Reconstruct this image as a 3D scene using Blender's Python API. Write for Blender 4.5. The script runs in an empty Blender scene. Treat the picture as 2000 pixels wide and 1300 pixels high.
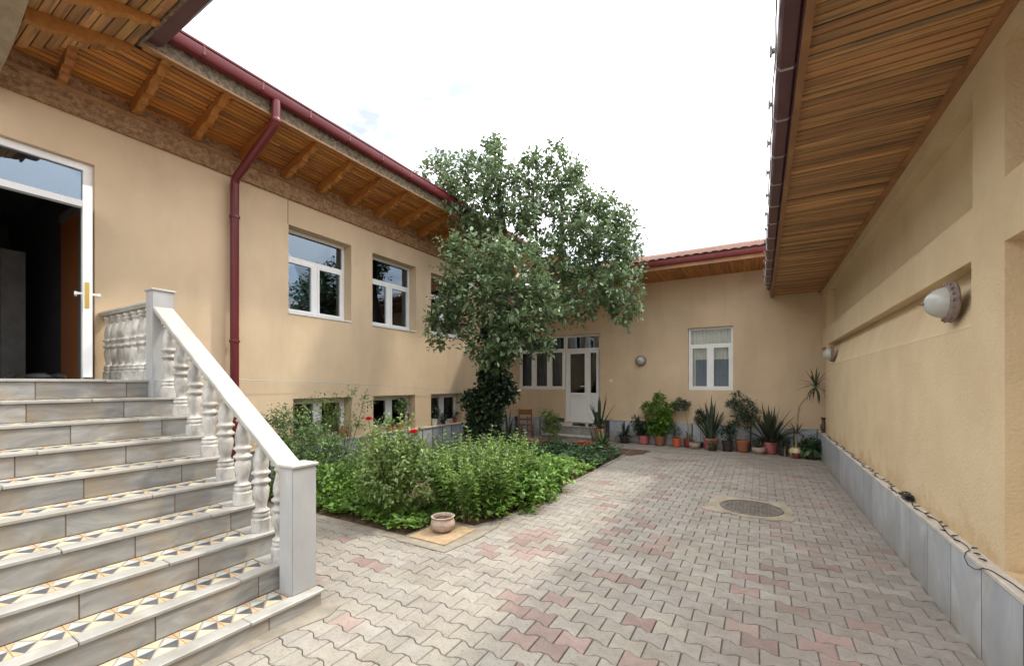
import bpy, bmesh, math, random
import numpy as np
from mathutils import Vector, Matrix, Euler
R = math.radians
rnd = random.Random(7)
nr = np.random.RandomState(11)
sc = bpy.context.scene
COL = sc.collection

# ------------------------------------------------------------------ camera, sky, sun, exposure
cam_d = bpy.data.cameras.new('camera'); cam = bpy.data.objects.new('camera', cam_d); COL.objects.link(cam)
cam.location = (0, 0, 1.6); cam.rotation_euler = (R(90), 0, R(30.46))
cam_d.sensor_width = 36; cam_d.lens = 14.81; cam_d.shift_y = 0.049
cam_d.clip_start = 0.05; cam_d.clip_end = 2000
sc.camera = cam
SUNV = Vector((0.427, 0.614, 1.0)).normalized()
SUN_EL = math.asin(SUNV.z); SUN_AZ = math.atan2(SUNV.x, SUNV.y)
W = bpy.data.worlds.new('World'); sc.world = W; W.use_nodes = True
wt = W.node_tree; wn = wt.nodes; wl = wt.links
for n in list(wn): wn.remove(n)
def wnode(t, **k):
    n = wn.new(t)
    for a, b in k.items(): setattr(n, a, b)
    return n
sky = wnode('ShaderNodeTexSky', sky_type='NISHITA', sun_disc=False, sun_elevation=SUN_EL, sun_rotation=SUN_AZ)
tc = wnode('ShaderNodeTexCoord')
nrm = wnode('ShaderNodeVectorMath', operation='NORMALIZE'); wl.new(tc.outputs['Generated'], nrm.inputs[0])
dot = wnode('ShaderNodeVectorMath', operation='DOT_PRODUCT'); wl.new(nrm.outputs[0], dot.inputs[0]); dot.inputs[1].default_value = SUNV
noi = wnode('ShaderNodeTexNoise'); noi.inputs['Scale'].default_value = 2.1; noi.inputs['Detail'].default_value = 6; noi.inputs['Roughness'].default_value = .55
mp = wnode('ShaderNodeMapping'); mp.inputs['Scale'].default_value = (1, 1, 2.2); mp.inputs['Location'].default_value = (1.8, 5.7, 2.5)
wl.new(nrm.outputs[0], mp.inputs[0]); wl.new(mp.outputs[0], noi.inputs['Vector'])
# thin bright cloud; a glow towards the sun behind it
glow = wnode('ShaderNodeMapRange'); glow.inputs['From Min'].default_value = -0.1; glow.inputs['From Max'].default_value = 1.0
glow.inputs['To Min'].default_value = 0.0; glow.inputs['To Max'].default_value = 1.0
wl.new(dot.outputs['Value'], glow.inputs['Value'])
pw = wnode('ShaderNodeMath', operation='POWER'); pw.inputs[1].default_value = 5.0; wl.new(glow.outputs[0], pw.inputs[0])
sxyz = wnode('ShaderNodeSeparateXYZ'); wl.new(nrm.outputs[0], sxyz.inputs[0])
zc = wnode('ShaderNodeMath', operation='MAXIMUM'); zc.inputs[1].default_value = 0; wl.new(sxyz.outputs['Z'], zc.inputs[0])
ovc = wnode('ShaderNodeMath', operation='MULTIPLY_ADD'); ovc.inputs[1].default_value = 8.0; ovc.inputs[2].default_value = 3.2; wl.new(zc.outputs[0], ovc.inputs[0])   # overcast sky: brighter towards the zenith
br = wnode('ShaderNodeMath', operation='MULTIPLY_ADD'); br.inputs[1].default_value = 4.0; wl.new(pw.outputs[0], br.inputs[0]); wl.new(ovc.outputs[0], br.inputs[2])
nv = wnode('ShaderNodeMapRange'); nv.inputs['From Min'].default_value = .34; nv.inputs['From Max'].default_value = .46; nv.inputs['To Min'].default_value = .34; nv.inputs['To Max'].default_value = 1.05
wl.new(noi.outputs['Fac'], nv.inputs['Value'])
bm_ = wnode('ShaderNodeMath', operation='MULTIPLY'); wl.new(br.outputs[0], bm_.inputs[0]); wl.new(nv.outputs[0], bm_.inputs[1])
cc = wnode('ShaderNodeVectorMath', operation='SCALE'); cc.inputs[0].default_value = (0.975, 0.99, 1.01); wl.new(bm_.outputs[0], cc.inputs['Scale'])
msk = wnode('ShaderNodeMapRange'); msk.inputs['From Min'].default_value = .50; msk.inputs['From Max'].default_value = .38; msk.inputs['To Min'].default_value = .88; msk.inputs['To Max'].default_value = .45
msk.inputs['From Min'].default_value = .47; msk.inputs['From Max'].default_value = .35; msk.inputs['To Min'].default_value = 1.0; msk.inputs['To Max'].default_value = .75
wl.new(noi.outputs['Fac'], msk.inputs['Value'])
mx = wnode('ShaderNodeMix', data_type='RGBA'); wl.new(msk.outputs[0], mx.inputs[0]); wl.new(sky.outputs[0], mx.inputs[6]); wl.new(cc.outputs[0], mx.inputs[7])
bg = wnode('ShaderNodeBackground'); bg.inputs['Strength'].default_value = 0.1; wl.new(mx.outputs[2], bg.inputs['Color'])
wo = wnode('ShaderNodeOutputWorld'); wl.new(bg.outputs[0], wo.inputs['Surface'])
sun_d = bpy.data.lights.new('sun', 'SUN'); sun = bpy.data.objects.new('sun', sun_d); COL.objects.link(sun)
sun_d.energy = 0.75; sun_d.angle = R(3.2); sun_d.color = (1.0, 0.93, 0.80)
sun.rotation_euler = SUNV.to_track_quat('Z', 'Y').to_euler(); sun.location = (3, 5, 12)
sc.view_settings.view_transform = 'Standard'; sc.view_settings.look = 'None'; sc.view_settings.gamma = 1
sc.view_settings.exposure = 1.93; sc.view_settings.use_curve_mapping = False
sc.cycles.max_bounces = 8; sc.cycles.diffuse_bounces = 5; sc.cycles.transparent_max_bounces = 12
sc.cycles.sample_clamp_indirect = 4

# ------------------------------------------------------------------ materials
def mat(name, c1, c2=None, c3=None, rough=.8, scale=6.0, detail=5, stretch=(1, 1, 1), bump=0.0, bscale=None, spec=.5,
        metal=0.0, rnd_obj=0.0, rnd_isl=0.0, coord='pos', bdist=.01, stain=None, transl=0.0, lo=.35, hi=.65, bkind='noise', bstretch=(1, 1, 1), distort=0.0, rotm=None, base=None, speck=None):
    m = bpy.data.materials.new(name); m.use_nodes = True; t = m.node_tree; N = t.nodes; L = t.links
    p = N['Principled BSDF']; out = N['Material Output']
    p.inputs['Roughness'].default_value = rough; p.inputs['Metallic'].default_value = metal
    p.inputs['Specular IOR Level'].default_value = spec
    if coord == 'pos':
        g = N.new('ShaderNodeNewGeometry'); src = g.outputs['Position']
    else:
        g = N.new('ShaderNodeTexCoord'); src = g.outputs['Object']
    oi = N.new('ShaderNodeObjectInfo')
    if rnd_obj:
        ad = N.new('ShaderNodeVectorMath'); ad.operation = 'MULTIPLY_ADD'
        ad.inputs[1].default_value = (37, 23, 11)
        L.new(oi.outputs['Random'], ad.inputs[0]); L.new(src, ad.inputs[2]); src = ad.outputs[0]
    mpn = N.new('ShaderNodeMapping'); mpn.inputs['Scale'].default_value = stretch
    if rotm: mpn.inputs['Rotation'].default_value = rotm
    L.new(src, mpn.inputs[0])
    col = None
    if c2 is None:
        rgb = N.new('ShaderNodeRGB'); rgb.outputs[0].default_value = (*c1, 1); col = rgb.outputs[0]
    else:
        nt = N.new('ShaderNodeTexNoise'); nt.inputs['Scale'].default_value = scale; nt.inputs['Detail'].default_value = detail
        nt.inputs['Roughness'].default_value = .6; nt.inputs['Distortion'].default_value = distort
        L.new(mpn.outputs[0], nt.inputs['Vector'])
        cr = N.new('ShaderNodeValToRGB'); e = cr.color_ramp.elements
        e[0].position = lo; e[0].color = (*c1, 1); e[1].position = hi; e[1].color = (*c2, 1)
        if c3:
            x = cr.color_ramp.elements.new(min(.98, hi + .12)); x.color = (*c3, 1)
        L.new(nt.outputs['Fac'], cr.inputs[0]); col = cr.outputs[0]
    if stain:
        # stain = (colour, scale, lo, hi, amount, stretch)
        sn = N.new('ShaderNodeTexNoise'); sn.inputs['Scale'].default_value = stain[1]; sn.inputs['Detail'].default_value = 7; sn.inputs['Roughness'].default_value = .65
        m2 = N.new('ShaderNodeMapping'); m2.inputs['Scale'].default_value = stain[5] if len(stain) > 5 else (1, 1, 1); L.new(src, m2.inputs[0]); L.new(m2.outputs[0], sn.inputs['Vector'])
        mr = N.new('ShaderNodeMapRange'); mr.inputs['From Min'].default_value = stain[2]; mr.inputs['From Max'].default_value = stain[3]; mr.inputs['To Max'].default_value = stain[4]
        L.new(sn.outputs['Fac'], mr.inputs['Value'])
        mm = N.new('ShaderNodeMix'); mm.data_type = 'RGBA'; L.new(mr.outputs[0], mm.inputs[0]); L.new(col, mm.inputs[6]); mm.inputs[7].default_value = (*stain[0], 1)
        col = mm.outputs[2]
    if speck:
        # speck = (colour, scale, lo, hi, amount): fine dirt
        sn = N.new('ShaderNodeTexNoise'); sn.inputs['Scale'].default_value = speck[1]; sn.inputs['Detail'].default_value = 3; L.new(src, sn.inputs['Vector'])
        mr = N.new('ShaderNodeMapRange'); mr.inputs['From Min'].default_value = speck[2]; mr.inputs['From Max'].default_value = speck[3]; mr.inputs['To Max'].default_value = speck[4]
        L.new(sn.outputs['Fac'], mr.inputs['Value'])
        mm = N.new('ShaderNodeMix'); mm.data_type = 'RGBA'; L.new(mr.outputs[0], mm.inputs[0]); L.new(col, mm.inputs[6]); mm.inputs[7].default_value = (*speck[0], 1)
        col = mm.outputs[2]
    if base:
        # base = (colour, zlow, zhigh, amount): rising damp, broken up by noise
        g2 = N.new('ShaderNodeNewGeometry'); sx = N.new('ShaderNodeSeparateXYZ'); L.new(g2.outputs['Position'], sx.inputs[0])
        bn2 = N.new('ShaderNodeTexNoise'); bn2.inputs['Scale'].default_value = 2.6; bn2.inputs['Detail'].default_value = 8; bn2.inputs['Roughness'].default_value = .7; L.new(g2.outputs['Position'], bn2.inputs['Vector'])
        zz = N.new('ShaderNodeMath'); zz.operation = 'MULTIPLY_ADD'; zz.inputs[1].default_value = -1.1; L.new(bn2.outputs['Fac'], zz.inputs[0]); L.new(sx.outputs['Z'], zz.inputs[2])
        mr = N.new('ShaderNodeMapRange'); mr.inputs['From Min'].default_value = base[2] - .55; mr.inputs['From Max'].default_value = base[1] - .55; mr.inputs['To Max'].default_value = base[3]
        L.new(zz.outputs[0], mr.inputs['Value'])
        mm = N.new('ShaderNodeMix'); mm.data_type = 'RGBA'; L.new(mr.outputs[0], mm.inputs[0]); L.new(col, mm.inputs[6]); mm.inputs[7].default_value = (*base[0], 1)
        col = mm.outputs[2]
    if rnd_obj or rnd_isl:
        hs = N.new('ShaderNodeHueSaturation')
        if rnd_isl:
            gi = N.new('ShaderNodeNewGeometry'); s1 = N.new('ShaderNodeMath'); s1.operation = 'ADD'
            L.new(gi.outputs['Random Per Island'], s1.inputs[0]); L.new(oi.outputs['Random'], s1.inputs[1])
            fr = N.new('ShaderNodeMath'); fr.operation = 'FRACT'; L.new(s1.outputs[0], fr.inputs[0]); rv = fr.outputs[0]; a = rnd_isl
        else: rv = oi.outputs['Random']; a = rnd_obj
        mr = N.new('ShaderNodeMapRange'); mr.inputs['To Min'].default_value = 1 - a; mr.inputs['To Max'].default_value = 1 + a; L.new(rv, mr.inputs['Value'])
        L.new(mr.outputs[0], hs.inputs['Value'])
        m7 = N.new('ShaderNodeMath'); m7.operation = 'MULTIPLY'; m7.inputs[1].default_value = 7.31; L.new(rv, m7.inputs[0])
        f7 = N.new('ShaderNodeMath'); f7.operation = 'FRACT'; L.new(m7.outputs[0], f7.inputs[0])
        mh = N.new('ShaderNodeMapRange'); mh.inputs['To Min'].default_value = .5 - a * .03; mh.inputs['To Max'].default_value = .5 + a * .02; L.new(f7.outputs[0], mh.inputs['Value'])
        L.new(mh.outputs[0], hs.inputs['Hue'])
        L.new(col, hs.inputs['Color']); col = hs.outputs[0]
    L.new(col, p.inputs['Base Color'])
    if bump:
        if bkind == 'noise':
            bn = N.new('ShaderNodeTexNoise'); bn.inputs['Scale'].default_value = bscale or scale * 4; bn.inputs['Detail'].default_value = 4; bo = bn.outputs['Fac']
        elif bkind == 'voronoi':
            bn = N.new('ShaderNodeTexVoronoi'); bn.inputs['Scale'].default_value = bscale; bo = bn.outputs['Distance']
        else:
            bn = N.new('ShaderNodeTexWave'); bn.inputs['Scale'].default_value = bscale; bn.inputs['Distortion'].default_value = .15; bn.bands_direction = bkind; bo = bn.outputs['Fac']
        m3 = N.new('ShaderNodeMapping'); m3.inputs['Scale'].default_value = bstretch; L.new(src, m3.inputs[0]); L.new(m3.outputs[0], bn.inputs['Vector'])
        b = N.new('ShaderNodeBump'); b.inputs['Strength'].default_value = bump; b.inputs['Distance'].default_value = bdist
        L.new(bo, b.inputs['Height']); L.new(b.outputs[0], p.inputs['Normal'])
    if transl:
        tr = N.new('ShaderNodeBsdfTranslucent'); L.new(col, tr.inputs['Color'])
        ms = N.new('ShaderNodeMixShader'); ms.inputs[0].default_value = transl
        L.new(p.outputs[0], ms.inputs[1]); L.new(tr.outputs[0], ms.inputs[2]); L.new(ms.outputs[0], out.inputs['Surface'])
    return m

M = {}
M['stucco'] = mat('stucco', (.575, .435, .29), (.645, .495, .335), rough=.95, scale=1.1, detail=6, bump=.5, bscale=70, bdist=.006, spec=.2, stain=((.42, .33, .225), 1.3, .47, .78, .55, (1.2, 1.2, .30)), base=((.44, .33, .20), .3, 1.0, .5))
M['stucco_rough'] = mat('stucco_rough', (.61, .48, .305), (.68, .54, .35), rough=.95, scale=1.6, detail=8, bump=.75, bscale=60, bdist=.009, spec=.2, stain=((.52, .38, .22), 1.3, .5, .8, .5), base=((.46, .30, .15), .52, .72, .6))
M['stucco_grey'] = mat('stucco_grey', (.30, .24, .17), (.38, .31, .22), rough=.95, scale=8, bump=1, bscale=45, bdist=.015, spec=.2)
M['white'] = mat('white_pvc', (.80, .80, .79), (.74, .74, .72), rough=.35, scale=3)
M['marble_g'] = mat('grey_marble', (.19, .19, .185), (.285, .28, .265), (.37, .36, .335), rough=.4, scale=2.2, detail=10, stretch=(2, 1, 3.4), rotm=(.6, 0, 0), distort=1.4, rnd_obj=.18, bump=.05, bscale=20, lo=.38, hi=.57, stain=((.27, .20, .12), 2.6, .46, .72, .8))
M['marble_p'] = mat('plinth_marble', (.30, .325, .36), (.42, .445, .475), (.56, .58, .59), rough=.35, scale=1.7, detail=10, stretch=(1.5, 1.5, 1.0), rotm=(.5, .5, 0), distort=1.6, rnd_obj=.13, base=((.24, .205, .16), -.1, .42, .75), lo=.3, hi=.6, stain=((.40, .34, .25), 2.0, .58, .85, .6))
M['marble_w'] = mat('white_marble', (.34, .33, .30), (.46, .45, .42), rough=.45, scale=4.5, detail=10, rnd_obj=.07, stain=((.34, .27, .18), 5, .52, .78, .6))
M['marble_bal'] = mat('veined_marble', (.28, .265, .24), (.52, .50, .46), rough=.45, scale=9, detail=8, stretch=(1, 1, .6), rnd_obj=.06, lo=.36, hi=.55, stain=((.26, .22, .17), 5, .58, .8, .6))
M['nosing'] = mat('nosing_marble', (.27, .26, .235), (.38, .37, .34), rough=.45, scale=4.5, detail=10, rnd_obj=.08, stain=((.28, .21, .13), 5, .50, .76, .7))
M['cap'] = mat('plinth_cap', (.46, .42, .36), (.58, .54, .48), rough=.6, scale=8, stain=((.33, .25, .17), 5, .5, .75, .6))
M['joint'] = mat('dark_joint', (.07, .055, .06), rough=.9)
M['joint_b'] = mat('brown_joint', (.13, .09, .065), rough=.9)
M['concrete'] = mat('concrete', (.22, .195, .165), (.30, .27, .23), rough=.95, scale=5, bump=.4, bscale=60, bdist=.006, spec=.2, stain=((.2, .17, .14), 2, .5, .8, .5))
M['cement'] = mat('yellow_cement', (.20, .175, .14), (.28, .245, .195), rough=.95, scale=7, bump=.6, bscale=50, bdist=.008, spec=.2)
M['sand'] = mat('joint_sand', (.15, .13, .11), (.21, .185, .155), rough=1, scale=20, spec=.1)
PS = ((.20, .17, .14), 2.2, .44, .70, .65)
M['pv1'] = mat('paver_grey', (.25, .228, .20), (.312, .288, .252), rough=.92, scale=9, detail=8, rnd_isl=.08, spec=.2, bump=.25, bscale=90, bdist=.004, stain=PS, speck=((.12, .105, .085), 55, .56, .70, .55))
M['pv2'] = mat('paver_sand', (.262, .237, .20), (.315, .29, .243), rough=.92, scale=9, detail=8, rnd_isl=.08, spec=.2, bump=.4, bscale=26, bdist=.003, bkind='Y', stain=PS, speck=((.12, .105, .085), 55, .56, .70, .55))
M['pv3'] = mat('paver_red', (.24, .175, .153), (.295, .22, .193), rough=.92, scale=9, detail=8, rnd_isl=.16, spec=.2, bump=.25, bscale=90, bdist=.004, stain=PS, speck=((.12, .105, .085), 55, .56, .70, .55))
M['pv4'] = mat('paver_brown', (.235, .208, .183), (.29, .26, .23), rough=.92, scale=9, detail=8, rnd_isl=.10, spec=.2, bump=.4, bscale=26, bdist=.003, bkind='Y', stain=PS, speck=((.12, .105, .085), 55, .56, .70, .55))
M['surround'] = mat('worn_cement', (.28, .24, .18), (.37, .32, .245), rough=.95, scale=5, detail=9, bump=.7, bscale=40, bdist=.01, spec=.2, stain=((.18, .15, .12), 3.5, .45, .7, .7))
M['iron'] = mat('cast_iron', (.11, .095, .08), (.18, .16, .135), rough=.7, scale=10, metal=.2, bump=.9, bscale=36, bkind='voronoi', bdist=.01)
M['soil'] = mat('soil', (.075, .048, .032), (.16, .105, .07), rough=1, scale=12, bump=1, bscale=30, bdist=.03, spec=.1)
def wood(name, a, b, c, st, ro=.22, sl=.50, sa=.7): return mat(name, a, b, c, rough=.55, scale=1.0, detail=8, stretch=st, rnd_obj=ro, lo=.35, hi=.6, bump=.15, bscale=6, bstretch=st, bdist=.003, stain=((.10, .07, .048), .9, sl, .64, sa, tuple(s * .55 for s in st)))
M['wood_x'] = wood('soffit_plank_x', (.39, .20, .075), (.50, .28, .115), (.32, .155, .06), (1.6, 30, 30), .36, .48, .9)
M['wood_y'] = wood('soffit_plank_y', (.40, .145, .024), (.50, .205, .038), (.32, .105, .02), (30, 1.6, 30))
M['wood_br'] = mat('bracket_wood', (.34, .13, .026), (.43, .185, .042), rough=.5, scale=2, stretch=(3, 12, 8), rnd_obj=.12, bump=.2, bscale=14)
M['wood_trim'] = mat('trim_wood', (.26, .13, .055), (.38, .20, .085), rough=.6, scale=3, stretch=(1, 1, 1), rnd_obj=.15, bump=.2)
M['carved'] = mat('carved_wood', (.25, .14, .07), (.38, .24, .135), rough=.85, scale=17, detail=4, bump=1.0, bscale=18, bkind='voronoi', bdist=.035, lo=.4, hi=.6, spec=.2)
M['carved2'] = mat('carved_fascia', (.13, .10, .07), (.26, .215, .155), rough=.85, scale=16, bump=1.0, bscale=22, bkind='voronoi', bdist=.03, spec=.2)
M['red'] = mat('oxblood_gutter', (.13, .018, .024), (.17, .03, .035), rough=.28, scale=2, stain=((.22, .09, .08), 3, .58, .8, .3))
M['redmat'] = mat('oxblood_pipe', (.115, .014, .018), (.15, .022, .026), rough=.32, scale=3)
M['maroon'] = mat('maroon_gutter', (.085, .035, .045), (.12, .05, .06), rough=.45, scale=3)
M['tile_roof'] = mat('red_roof_sheet', (.30, .18, .15), (.40, .265, .225), rough=.65, scale=4, stain=((.30, .22, .18), 2, .5, .75, .5))
M['rafter_dark'] = mat('dark_wood', (.035, .018, .01), (.06, .03, .016), rough=.6, scale=4)
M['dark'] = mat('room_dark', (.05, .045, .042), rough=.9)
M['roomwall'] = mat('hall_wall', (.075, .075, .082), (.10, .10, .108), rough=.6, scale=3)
M['hallmarble'] = mat('hall_marble', (.16, .155, .145), (.22, .21, .20), rough=.4, scale=4)
M['orange'] = mat('orange_door', (.42, .13, .03), (.48, .16, .04), rough=.35, scale=2)
M['brass'] = mat('brass', (.60, .42, .12), rough=.3, metal=.9)
M['steel'] = mat('steel', (.6, .6, .6), rough=.3, metal=.8)
M['bronze'] = mat('cast_lamp_ring', (.17, .125, .11), (.30, .24, .22), rough=.6, scale=20, bump=.8, bscale=30, bkind='voronoi', metal=.1, bdist=.01)
M['glassdome'] = mat('frosted_glass', (.42, .43, .40), (.52, .53, .49), rough=.25, scale=4, stain=((.36, .38, .33), 4, .5, .8, .5))
M['curtain'] = mat('cream_curtain', (.80, .76, .64), (.86, .82, .70), rough=.9, scale=3)
M['curtain_b'] = mat('blue_grey_screen', (.10, .135, .18), (.13, .17, .22), rough=.7, scale=3)  # left window's drapes, and the reflection painted behind the other window
M['terra'] = mat('terracotta', (.36, .115, .065), (.44, .16, .095), rough=.75, scale=8, rnd_obj=.12, coord='obj', stain=((.45, .36, .30), 7, .58, .8, .5))
M['potred'] = mat('pink_red_plastic', (.42, .12, .11), (.50, .17, .155), rough=.55, scale=5, rnd_obj=.06)
M['potbrown'] = mat('brown_plastic', (.25, .09, .04), (.31, .12, .06), rough=.55, scale=5, rnd_obj=.06)
M['potorange'] = mat('orange_plastic', (.52, .10, .035), (.58, .13, .05), rough=.5, scale=5)
M['potdred'] = mat('dark_red_plastic', (.20, .035, .028), (.25, .05, .04), rough=.5, scale=5)
M['potblack'] = mat('black_plastic', (.035, .024, .022), (.05, .035, .032), rough=.5, scale=5)
M['clay'] = mat('grey_clay', (.34, .25, .20), (.46, .36, .30), rough=.85, scale=14, bump=.6, bscale=26, bkind='voronoi', bdist=.01)
M['gold'] = mat('gold_white_glaze', (.72, .66, .52), (.55, .36, .10), rough=.25, scale=7)
M['copper'] = mat('copper', (.42, .20, .09), (.30, .13, .06), rough=.35, metal=.5, scale=5)
M['wplastic'] = mat('white_plastic', (.75, .75, .73), rough=.4)
M['bark'] = mat('bark', (.055, .042, .032), (.11, .085, .065), rough=.9, scale=8, stretch=(3, 3, 1), bump=1, bscale=14, bdist=.02)
M['stem'] = mat('green_stem', (.14, .13, .05), (.20, .17, .08), rough=.7, scale=8)
M['trunkp'] = mat('pale_stem', (.26, .20, .13), (.34, .27, .18), rough=.8, scale=20, bump=.4, bscale=30)
def leafm(name, a, b, rough=.42, tr=.22, v=.32, spec=.5): return mat(name, a, b, rough=rough, scale=3, rnd_isl=v, transl=tr, spec=spec)
M['l_tree'] = leafm('tree_leaf', (.100, .155, .070), (.19, .265, .13), rough=.33, tr=.3, v=.38, spec=.6)
M['l_ivy'] = leafm('ivy_leaf', (.018, .038, .014), (.030, .058, .020), rough=.5, tr=.1)
M['l_rose'] = leafm('rose_leaf', (.13, .20, .055), (.21, .30, .085), tr=.35)
M['l_bush'] = leafm('bush_leaf', (.10, .17, .06), (.165, .25, .09), tr=.3)
M['l_mint'] = leafm('mint_leaf', (.125, .22, .045), (.21, .33, .075), tr=.38)
M['l_ground'] = leafm('groundcover_leaf', (.13, .25, .045), (.21, .36, .07), tr=.4)
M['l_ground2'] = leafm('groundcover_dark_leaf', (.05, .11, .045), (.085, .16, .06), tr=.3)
M['l_dark'] = leafm('dark_glossy_leaf', (.022, .045, .022), (.038, .07, .034), rough=.3, tr=.1)
M['l_bright'] = leafm('bright_leaf', (.10, .21, .025), (.16, .29, .04), tr=.3)
M['l_grey'] = leafm('grey_green_leaf', (.06, .095, .055), (.11, .15, .09), tr=.15)
M['l_sans'] = leafm('snake_plant_leaf', (.035, .052, .030), (.075, .10, .06), rough=.35, tr=.05, v=.25)
M['l_yucca'] = leafm('yucca_leaf', (.045, .065, .032), (.08, .10, .05), rough=.4, tr=.1, v=.3)
M['l_iris'] = leafm('iris_leaf', (.06, .15, .045), (.09, .2, .06), tr=.2)
M['petal'] = leafm('rose_petal', (.55, .008, .018), (.66, .015, .03), tr=.2, v=.15)
M['petal_w'] = leafm('white_petal', (.7, .7, .72), (.8, .8, .8), tr=.2, v=.05)
M['chairwood'] = mat('chair_wood', (.20, .075, .025), (.27, .11, .04), rough=.5, scale=6, stretch=(1, 1, 4))
M['log'] = mat('firewood', (.26, .16, .10), (.38, .27, .18), rough=.9, scale=12, rnd_obj=.25, bump=.5)
M['board'] = mat('particle_board', (.30, .205, .115), (.40, .285, .165), rough=.8, scale=14, stain=((.22, .14, .08), 4, .5, .65, .8))
M['black'] = mat('black_rubber', (.018, .018, .02), rough=.5)
M['cloth'] = mat('pale_cloth', (.35, .33, .28), rough=.9)
M['wire'] = mat('blue_line', (.30, .36, .40), rough=.5)
M['t_cream'] = mat('tile_cream', (.46, .38, .24), (.56, .48, .33), rough=.5, scale=12)
M['t_orange'] = mat('tile_orange', (.44, .28, .145), (.52, .36, .21), rough=.5, scale=12)
M['t_grey'] = mat('tile_palegrey', (.35, .36, .335), (.43, .44, .40), rough=.5, scale=12)
M['t_black'] = mat('tile_black', (.06, .06, .07), (.10, .10, .105), rough=.5, scale=12)
M['t_grout'] = mat('tile_grout', (.25, .21, .165), (.32, .28, .22), rough=.9, scale=12)
# window glass: a reflecting pane one sees through
def glass(name, base, tint, gcol, ior=1.75):
    m = bpy.data.materials.new(name); m.use_nodes = True; t = m.node_tree; N = t.nodes; L = t.links
    for n in list(N): N.remove(n)
    fr = N.new('ShaderNodeFresnel'); fr.inputs[0].default_value = ior
    ad = N.new('ShaderNodeMath'); ad.operation = 'ADD'; ad.use_clamp = True; ad.inputs[1].default_value = base; L.new(fr.outputs[0], ad.inputs[0])
    tr = N.new('ShaderNodeBsdfTransparent'); tr.inputs[0].default_value = (*tint, 1)
    gl = N.new('ShaderNodeBsdfGlossy'); gl.inputs['Roughness'].default_value = 0.0; gl.inputs['Color'].default_value = (*gcol, 1)
    ms = N.new('ShaderNodeMixShader'); o = N.new('ShaderNodeOutputMaterial')
    L.new(ad.outputs[0], ms.inputs[0]); L.new(tr.outputs[0], ms.inputs[1]); L.new(gl.outputs[0], ms.inputs[2]); L.new(ms.outputs[0], o.inputs[0])
    return m
M['glass'] = glass('window_glass', .10, (.55, .58, .6), (.70, .84, 1.0))
M['glass_c'] = glass('clear_glass', .0, (.9, .91, .9), (.9, .95, 1.0), 1.42)

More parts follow.
